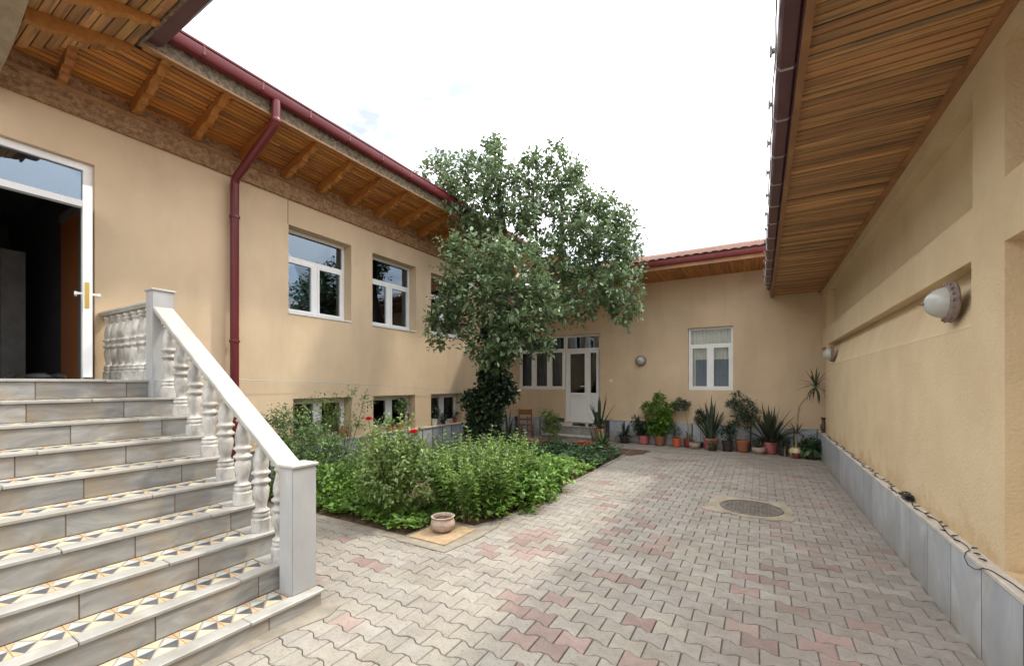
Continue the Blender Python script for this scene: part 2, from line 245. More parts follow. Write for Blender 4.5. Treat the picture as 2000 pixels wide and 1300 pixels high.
# ------------------------------------------------------------------ mesh helpers
class MB:
    def __init__(s): s.v = []; s.f = []; s.m = []
    def add(s, vs, fs, mi=0):
        b = len(s.v); s.v += [tuple(p) for p in vs]; s.f += [tuple(i + b for i in f) for f in fs]; s.m += [mi] * len(fs); return s
    def box(s, x0, x1, y0, y1, z0, z1, mi=0, bev=0):
        if x0 > x1: x0, x1 = x1, x0
        if y0 > y1: y0, y1 = y1, y0
        if not bev:
            v = [(x0, y0, z0), (x1, y0, z0), (x1, y1, z0), (x0, y1, z0), (x0, y0, z1), (x1, y0, z1), (x1, y1, z1), (x0, y1, z1)]
            return s.add(v, [(0, 3, 2, 1), (4, 5, 6, 7), (0, 1, 5, 4), (1, 2, 6, 5), (2, 3, 7, 6), (3, 0, 4, 7)], mi)
        b = bev; v = []
        for i, (X, Y, Z) in enumerate([(x0, y0, z0), (x1, y0, z0), (x1, y1, z0), (x0, y1, z0), (x0, y0, z1), (x1, y0, z1), (x1, y1, z1), (x0, y1, z1)]):
            sx = b if X == x0 else -b; sy = b if Y == y0 else -b; sz = b if Z == z0 else -b
            v += [(X + sx, Y + sy, Z), (X + sx, Y, Z + sz), (X, Y + sy, Z + sz)]
        def a(i, k): return i * 3 + k
        F = [(a(0, 0), a(3, 0), a(2, 0), a(1, 0)), (a(4, 0), a(5, 0), a(6, 0), a(7, 0)), (a(0, 1), a(1, 1), a(5, 1), a(4, 1)), (a(2, 1), a(3, 1), a(7, 1), a(6, 1)),
             (a(1, 2), a(2, 2), a(6, 2), a(5, 2)), (a(3, 2), a(0, 2), a(4, 2), a(7, 2))]
        for i, j in ((0, 1), (2, 3)): F += [(a(i, 0), a(j, 0), a(j, 1), a(i, 1))]
        for i, j in ((5, 4), (7, 6)): F += [(a(i, 0), a(j, 0), a(j, 1), a(i, 1))]
        for i, j in ((1, 2), (3, 0)): F += [(a(i, 0), a(j, 0), a(j, 2), a(i, 2))]
        for i, j in ((6, 5), (4, 7)): F += [(a(i, 0), a(j, 0), a(j, 2), a(i, 2))]
        for i, j in ((0, 4), (5, 1), (2, 6), (7, 3)): F += [(a(i, 1), a(j, 1), a(j, 2), a(i, 2))]
        for i in range(8): F.append((a(i, 0), a(i, 1), a(i, 2)))
        return s.add(v, F, mi)
    def tube(s, pts, r, n=8, mi=0, cap=True):
        pts = [Vector(p) for p in pts]; rs = r if isinstance(r, (list, tuple)) else [r] * len(pts)
        vs = []; fs = []; up = Vector((0, 0, 1))
        for i, p in enumerate(pts):
            d = (pts[min(i + 1, len(pts) - 1)] - pts[max(i - 1, 0)]).normalized()
            a = d.cross(up) if i == 0 else prev - d * prev.dot(d)
            if a.length < .05: a = d.cross(Vector((1, 0, 0)))
            a.normalize(); b = d.cross(a).normalized(); prev = a
            for k in range(n):
                t = 2 * math.pi * k / n; vs.append(p + (a * math.cos(t) + b * math.sin(t)) * rs[i])
        for i in range(len(pts) - 1):
            for k in range(n):
                fs.append((i * n + k, i * n + (k + 1) % n, (i + 1) * n + (k + 1) % n, (i + 1) * n + k))
        if cap: fs += [tuple(range(n))[::-1], tuple((len(pts) - 1) * n + k for k in range(n))]
        return s.add(vs, fs, mi)
    def lathe(s, prof, n=20, c=(0, 0, 0), mi=0, axis='z', cap=True):
        vs = []; fs = []
        for r, z in prof:
            for k in range(n):
                t = 2 * math.pi * k / n; x, y = r * math.cos(t), r * math.sin(t)
                q = {'z': (x, y, z), 'x': (z, x, y), 'y': (x, z, y)}[axis]
                vs.append((q[0] + c[0], q[1] + c[1], q[2] + c[2]))
        for i in range(len(prof) - 1):
            for k in range(n): fs.append((i * n + k, i * n + (k + 1) % n, (i + 1) * n + (k + 1) % n, (i + 1) * n + k))
        if cap: fs += [tuple(range(n))[::-1], tuple((len(prof) - 1) * n + k for k in range(n))]
        return s.add(vs, fs, mi)
    def prism(s, poly, plane, t0, t1, mi=0):
        # poly in (a, b); plane: 'xz' extruded along y, 'yz' along x, 'xy' along z
        def P(a, b, t): return {'xz': (a, t, b), 'yz': (t, a, b), 'xy': (a, b, t)}[plane]
        n = len(poly); vs = [P(a, b, t0) for a, b in poly] + [P(a, b, t1) for a, b in poly]
        fs = [tuple(range(n)), tuple(range(2 * n - 1, n - 1, -1))] + [(i, i + n, (i + 1) % n + n, (i + 1) % n) for i in range(n)]
        return s.add(vs, fs, mi)
    def mesh(s, name, mats, smooth=False, recalc=True):
        me = bpy.data.meshes.new(name); me.from_pydata(s.v, [], s.f)
        for m in (mats if isinstance(mats, (list, tuple)) else [mats]): me.materials.append(m)
        me.polygons.foreach_set('material_index', s.m)
        if recalc:
            b = bmesh.new(); b.from_mesh(me); bmesh.ops.recalc_face_normals(b, faces=b.faces); b.to_mesh(me); b.free()
        if smooth: me.shade_auto(40) if hasattr(me, 'shade_auto') else me.shade_smooth()
        if smooth:
            me.shade_smooth()
            try: me.set_sharp_from_angle(angle=R(42))
            except Exception: pass
        me.update(); return me
    def build(s, name, mats, parent=None, smooth=False, **k):
        return link(name, s.mesh(name, mats, smooth), parent, **k)
def link(name, me, parent=None, loc=None, rot=None, scale=None, label=None, cat=None, group=None, kind=None):
    o = bpy.data.objects.new(name, me); COL.objects.link(o)
    if parent: o.parent = parent
    if loc is not None: o.location = loc
    if rot is not None: o.rotation_euler = rot
    if scale is not None: o.scale = scale
    return tag(o, label, cat, group, kind)
def tag(o, label=None, cat=None, group=None, kind=None):
    if label: o['label'] = label
    if cat: o['category'] = cat
    if group: o['group'] = group
    if kind: o['kind'] = kind
    return o
def empty(name, loc=(0, 0, 0), rz=0, **k):
    o = link(name, None, None, loc=loc, rot=(0, 0, rz), **k); return o
def child(name, mb, m, parent, smooth=False, **k): return mb.build(name, m, parent, smooth, **k)

# ------------------------------------------------------------------ foliage
def leaf_mesh(name, P, D, Nn, S, wr=.5, mats=None, curl=.12, shape='oval'):
    n = len(P); D = D / np.linalg.norm(D, axis=1)[:, None]
    X = np.cross(D, Nn); ln = np.linalg.norm(X, axis=1); ln[ln < 1e-5] = 1; X /= ln[:, None]; Z = np.cross(X, D)
    S = S[:, None]
    w = S * wr * .5
    b = P; c = P + D * S * .5 - Z * S * curl * .4
    l = P + D * S * .42 - X * w + Z * S * curl; r = P + D * S * .42 + X * w + Z * S * curl
    l2 = P + D * S * .75 - X * w * .62 + Z * S * curl * .3; r2 = P + D * S * .75 + X * w * .62 + Z * S * curl * .3
    t = P + D * S - Z * S * curl
    V = np.stack([b, l, c, r, l2, r2, t], 1).reshape(-1, 3)
    f = np.array([[0, 3, 2], [0, 2, 1], [2, 3, 5], [1, 2, 4], [2, 5, 6], [4, 2, 6]])
    F = (f[None] + (np.arange(n) * 7)[:, None, None]).reshape(-1, 3)
    me = bpy.data.meshes.new(name)
    me.vertices.add(len(V)); me.vertices.foreach_set('co', V.astype('f4').ravel())
    me.loops.add(F.size); me.loops.foreach_set('vertex_index', F.astype('i4').ravel())
    me.polygons.add(len(F)); me.polygons.foreach_set('loop_start', np.arange(0, F.size, 3, dtype='i4')); 
    me.update(calc_edges=True); me.validate()
    me.materials.append(mats)
    me.polygons.foreach_set('use_smooth', np.ones(len(F), dtype=bool))
    return me
def rdir(n): v = nr.normal(size=(n, 3)); return v / np.linalg.norm(v, axis=1)[:, None]
def sprays(centers, radii, n, slen, k, size, up=.35, out=.8, droop=0.0, sv=.3, spread=.9, flat=.35):
    """leaf frames on short twigs standing out of the blobs' shells"""
    centers = np.array(centers, float); radii = np.array(radii, float)
    if radii.ndim == 1: radii = np.repeat(radii[:, None], 3, 1)
    wgt = (radii ** 1.5).mean(1); wgt /= wgt.sum()
    idx = nr.choice(len(centers), n, p=wgt)
    o = rdir(n); rr = nr.uniform(.35, 1.0, n) ** .6
    base = centers[idx] + o * radii[idx] * rr[:, None]
    d = o * out + rdir(n) * .6 + np.array([0, 0, up]); d /= np.linalg.norm(d, axis=1)[:, None]
    P = []; D = []; N_ = []; S = []
    for j in range(k):
        t = (j + .5) / k
        p = base + d * (slen * (t - .35)) + np.array([0, 0, -droop * t * t * slen])
        a = rdir(n); side = np.cross(d, a); side /= np.linalg.norm(side, axis=1)[:, None] + 1e-6
        dd = d * (1 - spread * .5) + side * spread + np.array([0, 0, -.15 - droop * .5])
        nn = rdir(n) * flat + np.array([0, 0, 1.0])
        P.append(p + side * size * .1); D.append(dd); N_.append(nn); S.append(size * nr.uniform(1 - sv, 1 + sv, n) * (1.05 - .35 * t))
    return np.concatenate(P), np.concatenate(D), np.concatenate(N_), np.concatenate(S)
def foliage(name, parent, m, centers, radii, n, slen, k, size, wr=.5, **kw):
    st = kw.pop('kind', 'stuff')
    P, D, N_, S = sprays(centers, radii, n, slen, k, size, **kw)
    return link(name, leaf_mesh(name, P, D, N_, S, wr, m), parent, kind=st)
def stems_foliage(name, parent, m, cx, cy, z0, rad, h, nst, per, size, wr=.45, lean=.25, mstem=None, top=.0, sv=.25, hmin=.6, stem_r=.004):
    """upright stems with leaf pairs getting smaller to the tip"""
    P = []; D = []; N_ = []; S = []; tb = MB()
    for i in range(nst):
        a = rnd.uniform(0, 6.283); q = math.sqrt(rnd.random()); bx, by = cx + rad * .55 * q * math.cos(a), cy + rad * .55 * q * math.sin(a)
        hh = h * (hmin + (1 - hmin) * rnd.random() ** .8) * (1 - .22 * q * q) * (1.12 if rnd.random() < .15 else 1); lx, ly = math.cos(a) * q * lean * hh + rnd.uniform(-.06, .06), math.sin(a) * q * lean * hh + rnd.uniform(-.06, .06)
        pts = []
        for j in range(per):
            t = (j + 1) / per; p = np.array([bx + lx * t ** 1.5, by + ly * t ** 1.5, z0 + hh * t]); pts.append(p)
            for sgn in range(3 if t > .25 else 1):
                b = rnd.uniform(0, 6.283); sz = size * (1 - .55 * t ** 2.5) * rnd.uniform(1 - sv, 1 + sv)
                P.append(p); D.append([math.cos(b), math.sin(b), rnd.uniform(-.25, .45) + .7 * t ** 3]); N_.append([rnd.uniform(-.4, .4), rnd.uniform(-.4, .4), 1]); S.append(sz)
        if mstem and i % 2 == 0: tb.tube([(bx, by, z0 - .02)] + [tuple(pts[k]) for k in range(1, per, max(1, per // 4))] + [tuple(pts[-1])], stem_r, 4)
    o = link(name, leaf_mesh(name, np.array(P), np.array(D, float), np.array(N_, float), np.array(S), wr, m), parent, kind='stuff')
    if mstem: tb.build('stem', mstem, parent)
    return o
def blade_mesh(name, L, w, bend, m, n=7, tipw=.08, fold=.15, basew=.6):
    """one stiff blade growing along +z, bending to +x"""
    mb = MB(); vs = []; fs = []
    for i in range(n + 1):
        t = i / n; ww = w * .5 * (basew + (1 - basew) * math.sin(min(1, t * 2.2) * math.pi / 2)) * (1 if t < .55 else max(0.02, 1 - ((t - .55) / .45) ** 1.6))
        ang = bend * t; x = L * t * math.sin(ang * .7); z = L * t * math.cos(ang * .7)
        f = fold * ww
        vs += [(x + f, -ww, z), (x - f, 0, z), (x + f, ww, z), (x - f - .004 * (1 - t), 0, z - .001)]
    for i in range(n):
        a = i * 4; b = a + 4
        fs += [(a, a + 1, b + 1, b), (a + 1, a + 2, b + 2, b + 1), (a + 2, a + 3, b + 3, b + 2), (a + 3, a, b, b + 3)]
    fs.append((0, 3, 2, 1))
    mb.add(vs, fs); return mb.mesh(name, m, smooth=True)

# ------------------------------------------------------------------ walls with holes
def wall(axis, pos, out, a0, a1, z0, z1, holes, thick):
    """out = sign of the outward normal; holes: (a0,a1,z0,z1)"""
    mb = MB()
    A = sorted({a0, a1, *[h[0] for h in holes], *[h[1] for h in holes]}); A = [a for a in A if a0 <= a <= a1]
    Z = sorted({z0, z1, *[h[2] for h in holes], *[h[3] for h in holes]}); Z = [z for z in Z if z0 <= z <= z1]
    def P(a, z, t): return (pos - out * t, a, z) if axis == 'x' else (a, pos - out * t, z)
    def solid(i, j):
        if i < 0 or j < 0 or i >= len(A) - 1 or j >= len(Z) - 1: return False
        ca, cz = (A[i] + A[i + 1]) / 2, (Z[j] + Z[j + 1]) / 2
        return not any(h[0] < ca < h[1] and h[2] < cz < h[3] for h in holes)
    for i in range(len(A) - 1):
        for j in range(len(Z) - 1):
            if not solid(i, j): continue
            a, b, c, d = A[i], A[i + 1], Z[j], Z[j + 1]
            for t in (0, thick): mb.add([P(a, c, t), P(b, c, t), P(b, d, t), P(a, d, t)], [(0, 1, 2, 3)])
            for (di, dj, e) in ((-1, 0, ((a, c), (a, d))), (1, 0, ((b, c), (b, d))), (0, -1, ((a, c), (b, c))), (0, 1, ((a, d), (b, d)))):
                if not solid(i + di, j + dj):
                    (p, q) = e; mb.add([P(*p, 0), P(*q, 0), P(*q, thick), P(*p, thick)], [(0, 1, 2, 3)])
    # weld
    me = bpy.data.meshes.new('wall'); me.from_pydata(mb.v, [], mb.f)
    b = bmesh.new(); b.from_mesh(me); bmesh.ops.remove_doubles(b, verts=b.verts, dist=1e-5); bmesh.ops.recalc_face_normals(b, faces=b.faces); b.to_mesh(me); b.free()
    return me
def wallobj(name, m, parent, *a, **k):
    me = wall(*a); me.materials.append(m); return link(name, me, parent, **k)

XL = -6.6; XR = 1.175; YF = 11.55
ZG = 0.0
# ------------------------------------------------------------------ ground
gb = MB()
gb.box(-60, 60, -40, 70, -.30, -.06); gb.build('ground', M['soil'], kind='structure')

# paving: interlocking waisted blocks
pav = MB(); pav.box(XL + .03, 1.112, -1.0, 10.32, -.06, -.014)
paving = pav.build('paving', M['sand'], kind='structure')
PL, PH, AMP = .200, .141, .0145
def wv(x):
    t = (x / PL) % 1.0; t = min(t, 1 - t) * 2   # 0 at ends, 1 in middle
    return AMP * (1 - 2 * min(1, max(0, (t - .28) / .44)))
def paver_poly():
    g = .0028; xs = [g, .14 * PL, .36 * PL, .64 * PL, .86 * PL, PL - g]
    up = [(x, PH / 2 + wv(x) - g) for x in xs]; dn = [(x, -PH / 2 - wv(x) + g) for x in xs]
    return dn + up[::-1]
PP = paver_poly()
def paver_verts(dx, dy, dz, tx, ty, j):
    out = []
    for s_, z in ((.965, 0.0), (1.0, -.005), (1.0, -.03)):
        for (x, y) in PP:
            X = (x - PL / 2) * (s_ if z == 0 else 1); Y = y * (1 - (1 - s_) * 1.3 if z == 0 else 1)
            out.append((X + dx, Y + dy, z + dz + tx * X + ty * Y))
    return out
n12 = len(PP)
PF = [tuple(range(n12))] + [(k * n12 + i, k * n12 + (i + 1) % n12, (k + 1) * n12 + (i + 1) % n12, (k + 1) * n12 + i) for k in (0, 1) for i in range(n12)]
def in_paving(x, y):
    if x > 1.2 or y > 10.40 or y < -.9: return False
    if x < -2.84 and y < 2.0: return False
    if x < -6.5: return False
    if x < -2.66 and y > 3.22: return False
    if -.52 < x < .25 and 5.88 < y < 6.58: return False
    return True
blocks = []
for r_ in range(-7, 80):
    y = r_ * PH + .05
    off = 0 if r_ % 2 == 0 else PL / 2
    c = -34
    while c < 8:
        x = c * PL + off + PL / 2; c += 1
        if in_paving(x, y): blocks.append((x, y))
# which colour: clustered reds
def pick(x, y):
    cl = math.sin(x * 3.1 + 1.3 * math.sin(y * 2.3)) + math.sin(y * 3.7 + 2 * math.sin(x * 1.9 + .6))
    p = .035 + (.34 if cl > .95 else .09 if cl > .1 else .0)
    if x > .0 : p *= .35
    u = rnd.random()
    if u < p: return 'pv3'
    if x > -.1 + .25 * math.sin(y * 1.7): return 'pv4' if rnd.random() < .8 else 'pv1'
    if y < 2.6: return 'pv2' if rnd.random() < .7 else 'pv1'
    return 'pv1' if rnd.random() < .62 else 'pv2'
def cam_vis(x, y):
    f = -.507 * x + .862 * y; l = .862 * x + .507 * y
    return f > .5 and abs(l / f) < 1.23 and 823 * 1.6 / f < 570
blocks = [(x, y, pick(x, y)) for x, y in blocks]
blocks.sort(key=lambda b: (not cam_vis(b[0], b[1]), b[0] ** 2 + b[1] ** 2))
pmesh = {}
for k in ('pv1', 'pv2', 'pv3', 'pv4'):
    mb = MB(); mb.add(paver_verts(0, 0, 0, 0, 0, 0), PF); pmesh[k] = mb.mesh('paving_block', M[k])
for x, y, k in blocks[:300]:
    link('paving_block', pmesh[k], paving, loc=(x + rnd.uniform(-.001, .001), y + rnd.uniform(-.001, .001), rnd.uniform(-.003, .001)), rot=(rnd.gauss(0, .008), rnd.gauss(0, .008), rnd.gauss(0, .004)))
mb = MB(); km = {'pv1': 0, 'pv2': 1, 'pv3': 2, 'pv4': 3}
for x, y, k in blocks[300:]:
    mb.add(paver_verts(x, y, rnd.uniform(-.003, .001), rnd.gauss(0, .008), rnd.gauss(0, .008), 0), PF, km[k])
link('distant_paving_blocks', mb.mesh('pavers', [M['pv1'], M['pv2'], M['pv3'], M['pv4']]), paving, kind='stuff')
# cement strip against stair foot and along wall foot
mb = MB(); mb.prism([(-2.83, 1.93), (-2.83, .2), (-2.665, .2), (-2.65, 1.2), (-2.61, 1.6), (-2.55, 1.86), (-2.60, 1.98), (-2.72, 1.97)], 'xy', -.03, .005); mb.build('cement_strip', M['cement'], paving)
# manhole
mb = MB(); hx, hy = -.10, 6.20
rng = random.Random(3); pts = []
cor = [(-.60, 5.84), (-.3, 5.80), (.0, 5.77), (.33, 5.80), (.35, 6.1), (.33, 6.4), (.32, 6.66), (.0, 6.66), (-.4, 6.67), (-.62, 6.6), (-.60, 6.3), (-.63, 6.0)]
for i, (a, b) in enumerate(cor):
    c, d = cor[(i + 1) % len(cor)]
    for t in (0, .33, .66): pts.append((a + (c - a) * t + rng.uniform(-.045, .03), b + (d - b) * t + rng.uniform(-.045, .045)))
mb.prism(pts, 'xy', -.03, .007); mb.build('manhole_surround', M['surround'], paving)
man = empty('manhole_cover', (hx, hy, .0075), label='round cast iron manhole cover set in yellowish cement in the paving', cat='manhole cover')
child('rim', MB().lathe([(.325, .0), (.325, .007), (.352, .009), (.36, .0)], 48, cap=False), M['iron'], man, True)
mb = MB(); mb.lathe([(.315, -.004), (.315, .004), (.0, .004)], 40, cap=False)
for i in range(-7, 8):
    for j in range(-7, 8):
        x, y = i * .043, j * .043
        if x * x + y * y < .285 ** 2: mb.box(x - .014, x + .014, y - .014, y + .014, .003, .009)
child('lid', mb, M['iron'], man)
# concrete apron by the far wall, kerbs
mb = MB(); mb.box(-6.5, 1.11, 10.28, 11.5, -.06, .004); mb.build('concrete_apron', M['concrete'], kind='structure')
kerb = empty('garden_kerb', (0, 0, 0), label='thin weathered concrete kerb edging the planted bed', cat='kerb')
for i in range(7):
    y0 = 4.0 + i * .76; child('kerb_stone', MB().box(-2.62, -2.555, y0 + .004, y0 + .752, -.06, .012 + rnd.uniform(-.006, .01), bev=.006), M['concrete'], kerb)
for i in range(4):
    x0 = -6.2 + i * .76; child('kerb_stone', MB().box(x0 + .004, x0 + .752, 3.12, 3.24, -.06, .010 + rnd.uniform(-.004, .006), bev=.006), M['cement'], kerb)
mb = MB(); mb.prism([(-3.2, 3.10), (-2.56, 3.10), (-2.50, 3.6), (-2.52, 4.02), (-2.7, 4.02), (-2.75, 3.85), (-3.2, 3.85)], 'xy', -.04, .008); mb.build('cement_corner', M['cement'], paving)
# garden soil
mb = MB(); nx, ny = 24, 32; vs = []; 
for i in range(nx + 1):
    for j in range(ny + 1):
        x = -6.56 + (3.94) * i / nx; y = 3.24 + 7.04 * j / ny; e = min(i, nx - i, j, ny - j)
        vs.append((x, y, (-.012 if e == 0 else -.01 if (x > -3.3 and y < 3.95) else .035 + rnd.uniform(-.02, .025))))
fs = [(i * (ny + 1) + j, (i + 1) * (ny + 1) + j, (i + 1) * (ny + 1) + j + 1, i * (ny + 1) + j + 1) for i in range(nx) for j in range(ny)]
mb.add(vs, fs); soil = mb.build('garden_soil', M['soil'], kind='structure', smooth=True)
# brown earth patch at the far corner
mb = MB(); mb.prism([(-2.63, 9.3), (-2.45, 9.36), (-2.36, 9.55), (-2.24, 9.7), (-2.27, 9.9), (-2.19, 10.1), (-2.3, 10.27), (-2.63, 10.27)], 'xy', -.02, .006); mb.build('earth_patch', M['soil'], soil)
# fallen bits on the paving
mb = MB()
for i in range(70):
    x, y = rnd.uniform(-2.4, 1.0), rnd.uniform(2.4, 10); a = rnd.uniform(0, 6.28); s = rnd.uniform(.006, .016)
    mb.add([(x + s * math.cos(a), y + s * math.sin(a), .004), (x - s * .4 * math.sin(a), y + s * .4 * math.cos(a), .009), (x - s * math.cos(a), y - s * math.sin(a), .004), (x + s * .4 * math.sin(a), y - s * .4 * math.cos(a), .005)], [(0, 1, 2, 3)])
mb.build('fallen_leaf_litter', M['log'], kind='stuff')

# ------------------------------------------------------------------ LEFT HOUSE
LH = empty('house', (XL, 5, 0), label='long cream stucco house on the left with carved timber eaves and dark red gutter', cat='house')
def lchild(name, mb, m, smooth=False, parent=None, **k):
    p = parent or LH
    o = mb.build(name, m, p, smooth, **k)
    if p is LH: o.location = (-XL, -5, 0)
    return o
def rebase(o, parent):
    o.parent = parent
    return o
upw = [(4.06, 5.28), (5.78, 7.01), (7.50, 8.73)]
bw = [(4.14, 5.28), (5.80, 6.98), (7.50, 8.70)]
DH = (-.1, 1.747, 1.636, 4.11)
holes = [(a, b, 2.75, 4.18) for a, b in upw] + [(a, b, .60, 1.345) for a, b in bw] + [DH]
w_ = wallobj('wall', M['stucco'], LH, 'x', XL, 1, -1.5, YF + .3, -.05, 5.30, holes, .30); w_.location = (-XL, -5, 0)
OFF = (-XL, -5, 0)
def window(parent, off, axis, pos, out, a0, a1, z0, z1, transom=None, mull=None, gl='glass', label=None, fr=.055, open_right=False, name='window', depth=.05, sash=True):
    """frame with a transom bar and mullions; panes are sub-parts"""
    def B(mb, a, b, z, zz, t0, t1):
        if axis == 'x': mb.box(pos - out * t0, pos - out * t1, a, b, z, zz)
        else: mb.box(a, b, pos - out * t0, pos - out * t1, z, zz)
    f = MB(); D0, D1 = -.0, depth
    B(f, a0, a1, z0, z0 + fr, D0, D1); B(f, a0, a1, z1 - fr, z1, D0, D1)
    B(f, a0, a0 + fr, z0 + fr, z1 - fr, D0, D1); B(f, a1 - fr, a1, z0 + fr, z1 - fr, D0, D1)
    zt = z1 - fr; panes = []
    if transom:
        B(f, a0 + fr, a1 - fr, transom - .03, transom + .03, D0 - .004, D1); zt = transom - .03
        panes.append((a0 + fr, a1 - fr, transom + .03, z1 - fr, 0))
    ms = mull or []
    ed = [a0 + fr] + [m for m in ms] + [a1 - fr]
    for m_ in ms: B(f, m_ - .035, m_ + .035, z0 + fr, zt, D0 - .003, D1)
    fo = f.build(name, M['white'], parent)
    if parent is not None and off: fo.location = off
    if label: fo['label'] = label
    for i in range(len(ed) - 1):
        l = ed[i] + (.035 if i > 0 else 0); r = ed[i + 1] - (.035 if i < len(ed) - 2 else 0)
        panes.append((l, r, z0 + fr, zt, 1))
    for (l, r, b, t, sash_) in panes:
        if sash_ and sash:
            s = MB(); q = .045
            for (aa, bb, cc_, dd) in ((l, r, b, b + q), (l, r, t - q, t), (l, l + q, b + q, t - q), (r - q, r, b + q, t - q)): B(s, aa, bb, cc_, dd, -.014, D1 - .008)
            s.build('sash', M['white'], fo); l += q; r -= q; b += q; t -= q
        g = MB(); B(g, l - .002, r + .002, b - .002, t + .002, .018, .026); g.build('pane', M[gl], fo)
    return fo
for i, (a, b) in enumerate(upw):
    window(LH, OFF, 'x', XL - .20, 1, a + .003, b - .003, 2.752, 4.177, 3.70, [(a + b) / 2], fr=.05)
for i, (a, b) in enumerate(bw):
    window(LH, OFF, 'x', XL - .20, 1, a + .003, b - .003, .602, 1.342, None, [(a + b) / 2], fr=.05, gl='glass_c')
# window sills (white strip) of the upper windows
for a, b in upw:
    lchild('sill', MB().box(XL - .20, XL + .015, a + .004, b - .004, 2.735, 2.757), M['white'])
# rooms behind the glass
def room(parent, off, x0, x1, y0, y1, z0, z1, m, open_face, name='interior_room'):
    mb = MB(); v = [(x0, y0, z0), (x1, y0, z0), (x1, y1, z0), (x0, y1, z0), (x0, y0, z1), (x1, y0, z1), (x1, y1, z1), (x0, y1, z1)]
    F = {'-z': (0, 1, 2, 3), '+z': (4, 7, 6, 5), '-y': (0, 4, 5, 1), '+x': (1, 5, 6, 2), '+y': (2, 6, 7, 3), '-x': (3, 7, 4, 0)}
    mb.add(v, [f for k, f in F.items() if k != open_face])
    me = mb.mesh(name, m, recalc=False); o = link(name, me, parent)
    if off: o.location = off
    return o
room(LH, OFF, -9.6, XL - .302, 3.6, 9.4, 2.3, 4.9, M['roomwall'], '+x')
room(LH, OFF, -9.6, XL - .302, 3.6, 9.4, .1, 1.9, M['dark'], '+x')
# pale inner door leaf seen through the first window
lchild('inner_door', MB().box(-9.5, -9.46, 6.6, 7.5, 2.35, 4.4), M['hallmarble'])
# plinth: marble slabs with dark joints and a cap
pl = lchild('plinth', MB().box(XL - .05, XL + .032, 2.0, 11.5, -.05, .572), M['joint'])
y = 2.02
while y < 11.3:
    MB().box(XL + .0, XL + .036, y, y + .318, -.04, .57, bev=.003).build('plinth_slab', M['marble_p'], pl); y += .345
lchild('plinth_cap', MB().box(XL - .19, XL + .055, 2.0, 11.5, .572, .597), M['cap'])
# carved frieze, moulding, second board
fz = lchild('frieze', MB().box(XL + .0, XL + .045, -1.2, 11.4, 4.585, 4.815), M['carved'])
lchild('moulding', MB().prism([(XL, 4.815), (XL + .05, 4.815), (XL + .085, 4.835), (XL + .085, 4.85), (XL + .05, 4.865), (XL, 4.865)], 'xz', -1.2, 11.4), M['wood_trim'])
lchild('frieze', MB().box(XL + .0, XL + .035, -1.2, 11.4, 4.866, 4.985), M['carved'])
# sloping soffit: boards along y, rising outwards
def zs(x): return 4.975 + .242 * (x - XL)
XO = -5.62
sf = lchild('soffit', MB().add([(XL, .9, zs(XL) + .03), (XO - .0, .9, zs(XO) + .03), (XO, 11.4, zs(XO) + .03), (XL, 11.4, zs(XL) + .03), (XL, .9, zs(XL) + .06), (XO, .9, zs(XO) + .06), (XO, 11.4, zs(XO) + .06), (XL, 11.4, zs(XL) + .06)],
            [(0, 1, 2, 3), (4, 7, 6, 5), (0, 4, 5, 1), (1, 5, 6, 2), (2, 6, 7, 3), (3, 7, 4, 0)]), M['rafter_dark'])
nb = 15; bwid = (XO - XL) / nb
bme = MB().box(-.5, .5, -.5, .5, -.5, .5).mesh('board', M['wood_y'])
for i in range(nb):
    x0 = XL + i * bwid; ystart = 1.04 + (x0 - XL); y = ystart; xc = x0 + bwid / 2
    first = True
    while y < 11.35:
        L_ = rnd.uniform(1.6, 3.4) if not first else rnd.uniform(.7, 3); first = False
        y1 = min(11.38, y + L_)
        link('soffit_board', bme, sf, loc=(xc, (y + y1) / 2, zs(xc) + .015 + rnd.uniform(-.003, .003)), rot=(0, -math.atan(.242), 0), scale=(bwid * rnd.uniform(.86, .91), (y1 - y) - .006, .02))
        y = y1
# brackets: carved, under the soffit
def bracket_profile():
    top = [(0, 0), (1.0, 0)]
    bot = [(1.0, .045), (.965, .07), (.93, .055), (.88, .085), (.80, .125), (.74, .105), (.68, .10), (.60, .15), (.52, .185), (.45, .165), (.38, .15), (.30, .175), (.20, .20), (.12, .185), (.06, .165), (0, .165)]
    return top, bot
top, bot = bracket_profile()
span = XO - XL - .03
poly = [(XL + .02 + t * span, zs(XL + .02 + t * span) - .0) for t, d in top] + [(XL + .02 + t * span, zs(XL + .02 + t * span) - d * .82) for t, d in bot]
brm = MB().prism([(a - XL, b) for a, b in poly], 'xz', -.036, .036)
for k in range(1, len(bot) - 2, 2):   # a raised moulding along the carved edge
    t, d = bot[k]; a = .02 + t * span; z = zs(XL + a) - d * .82
    brm.box(a - .03, a + .03, -.042, .042, z - .006, z + .03)
brm = brm.mesh('bracket', M['wood_br'])
for k in range(16):
    yk = 1.46 + .62 * k
    if k == 15 : continue
    o = link('bracket', brm, LH, loc=(XL - XL, yk - 5, 0)); 
    if k == 0: o.scale = (.62, 1, 1); o.location.z += .0
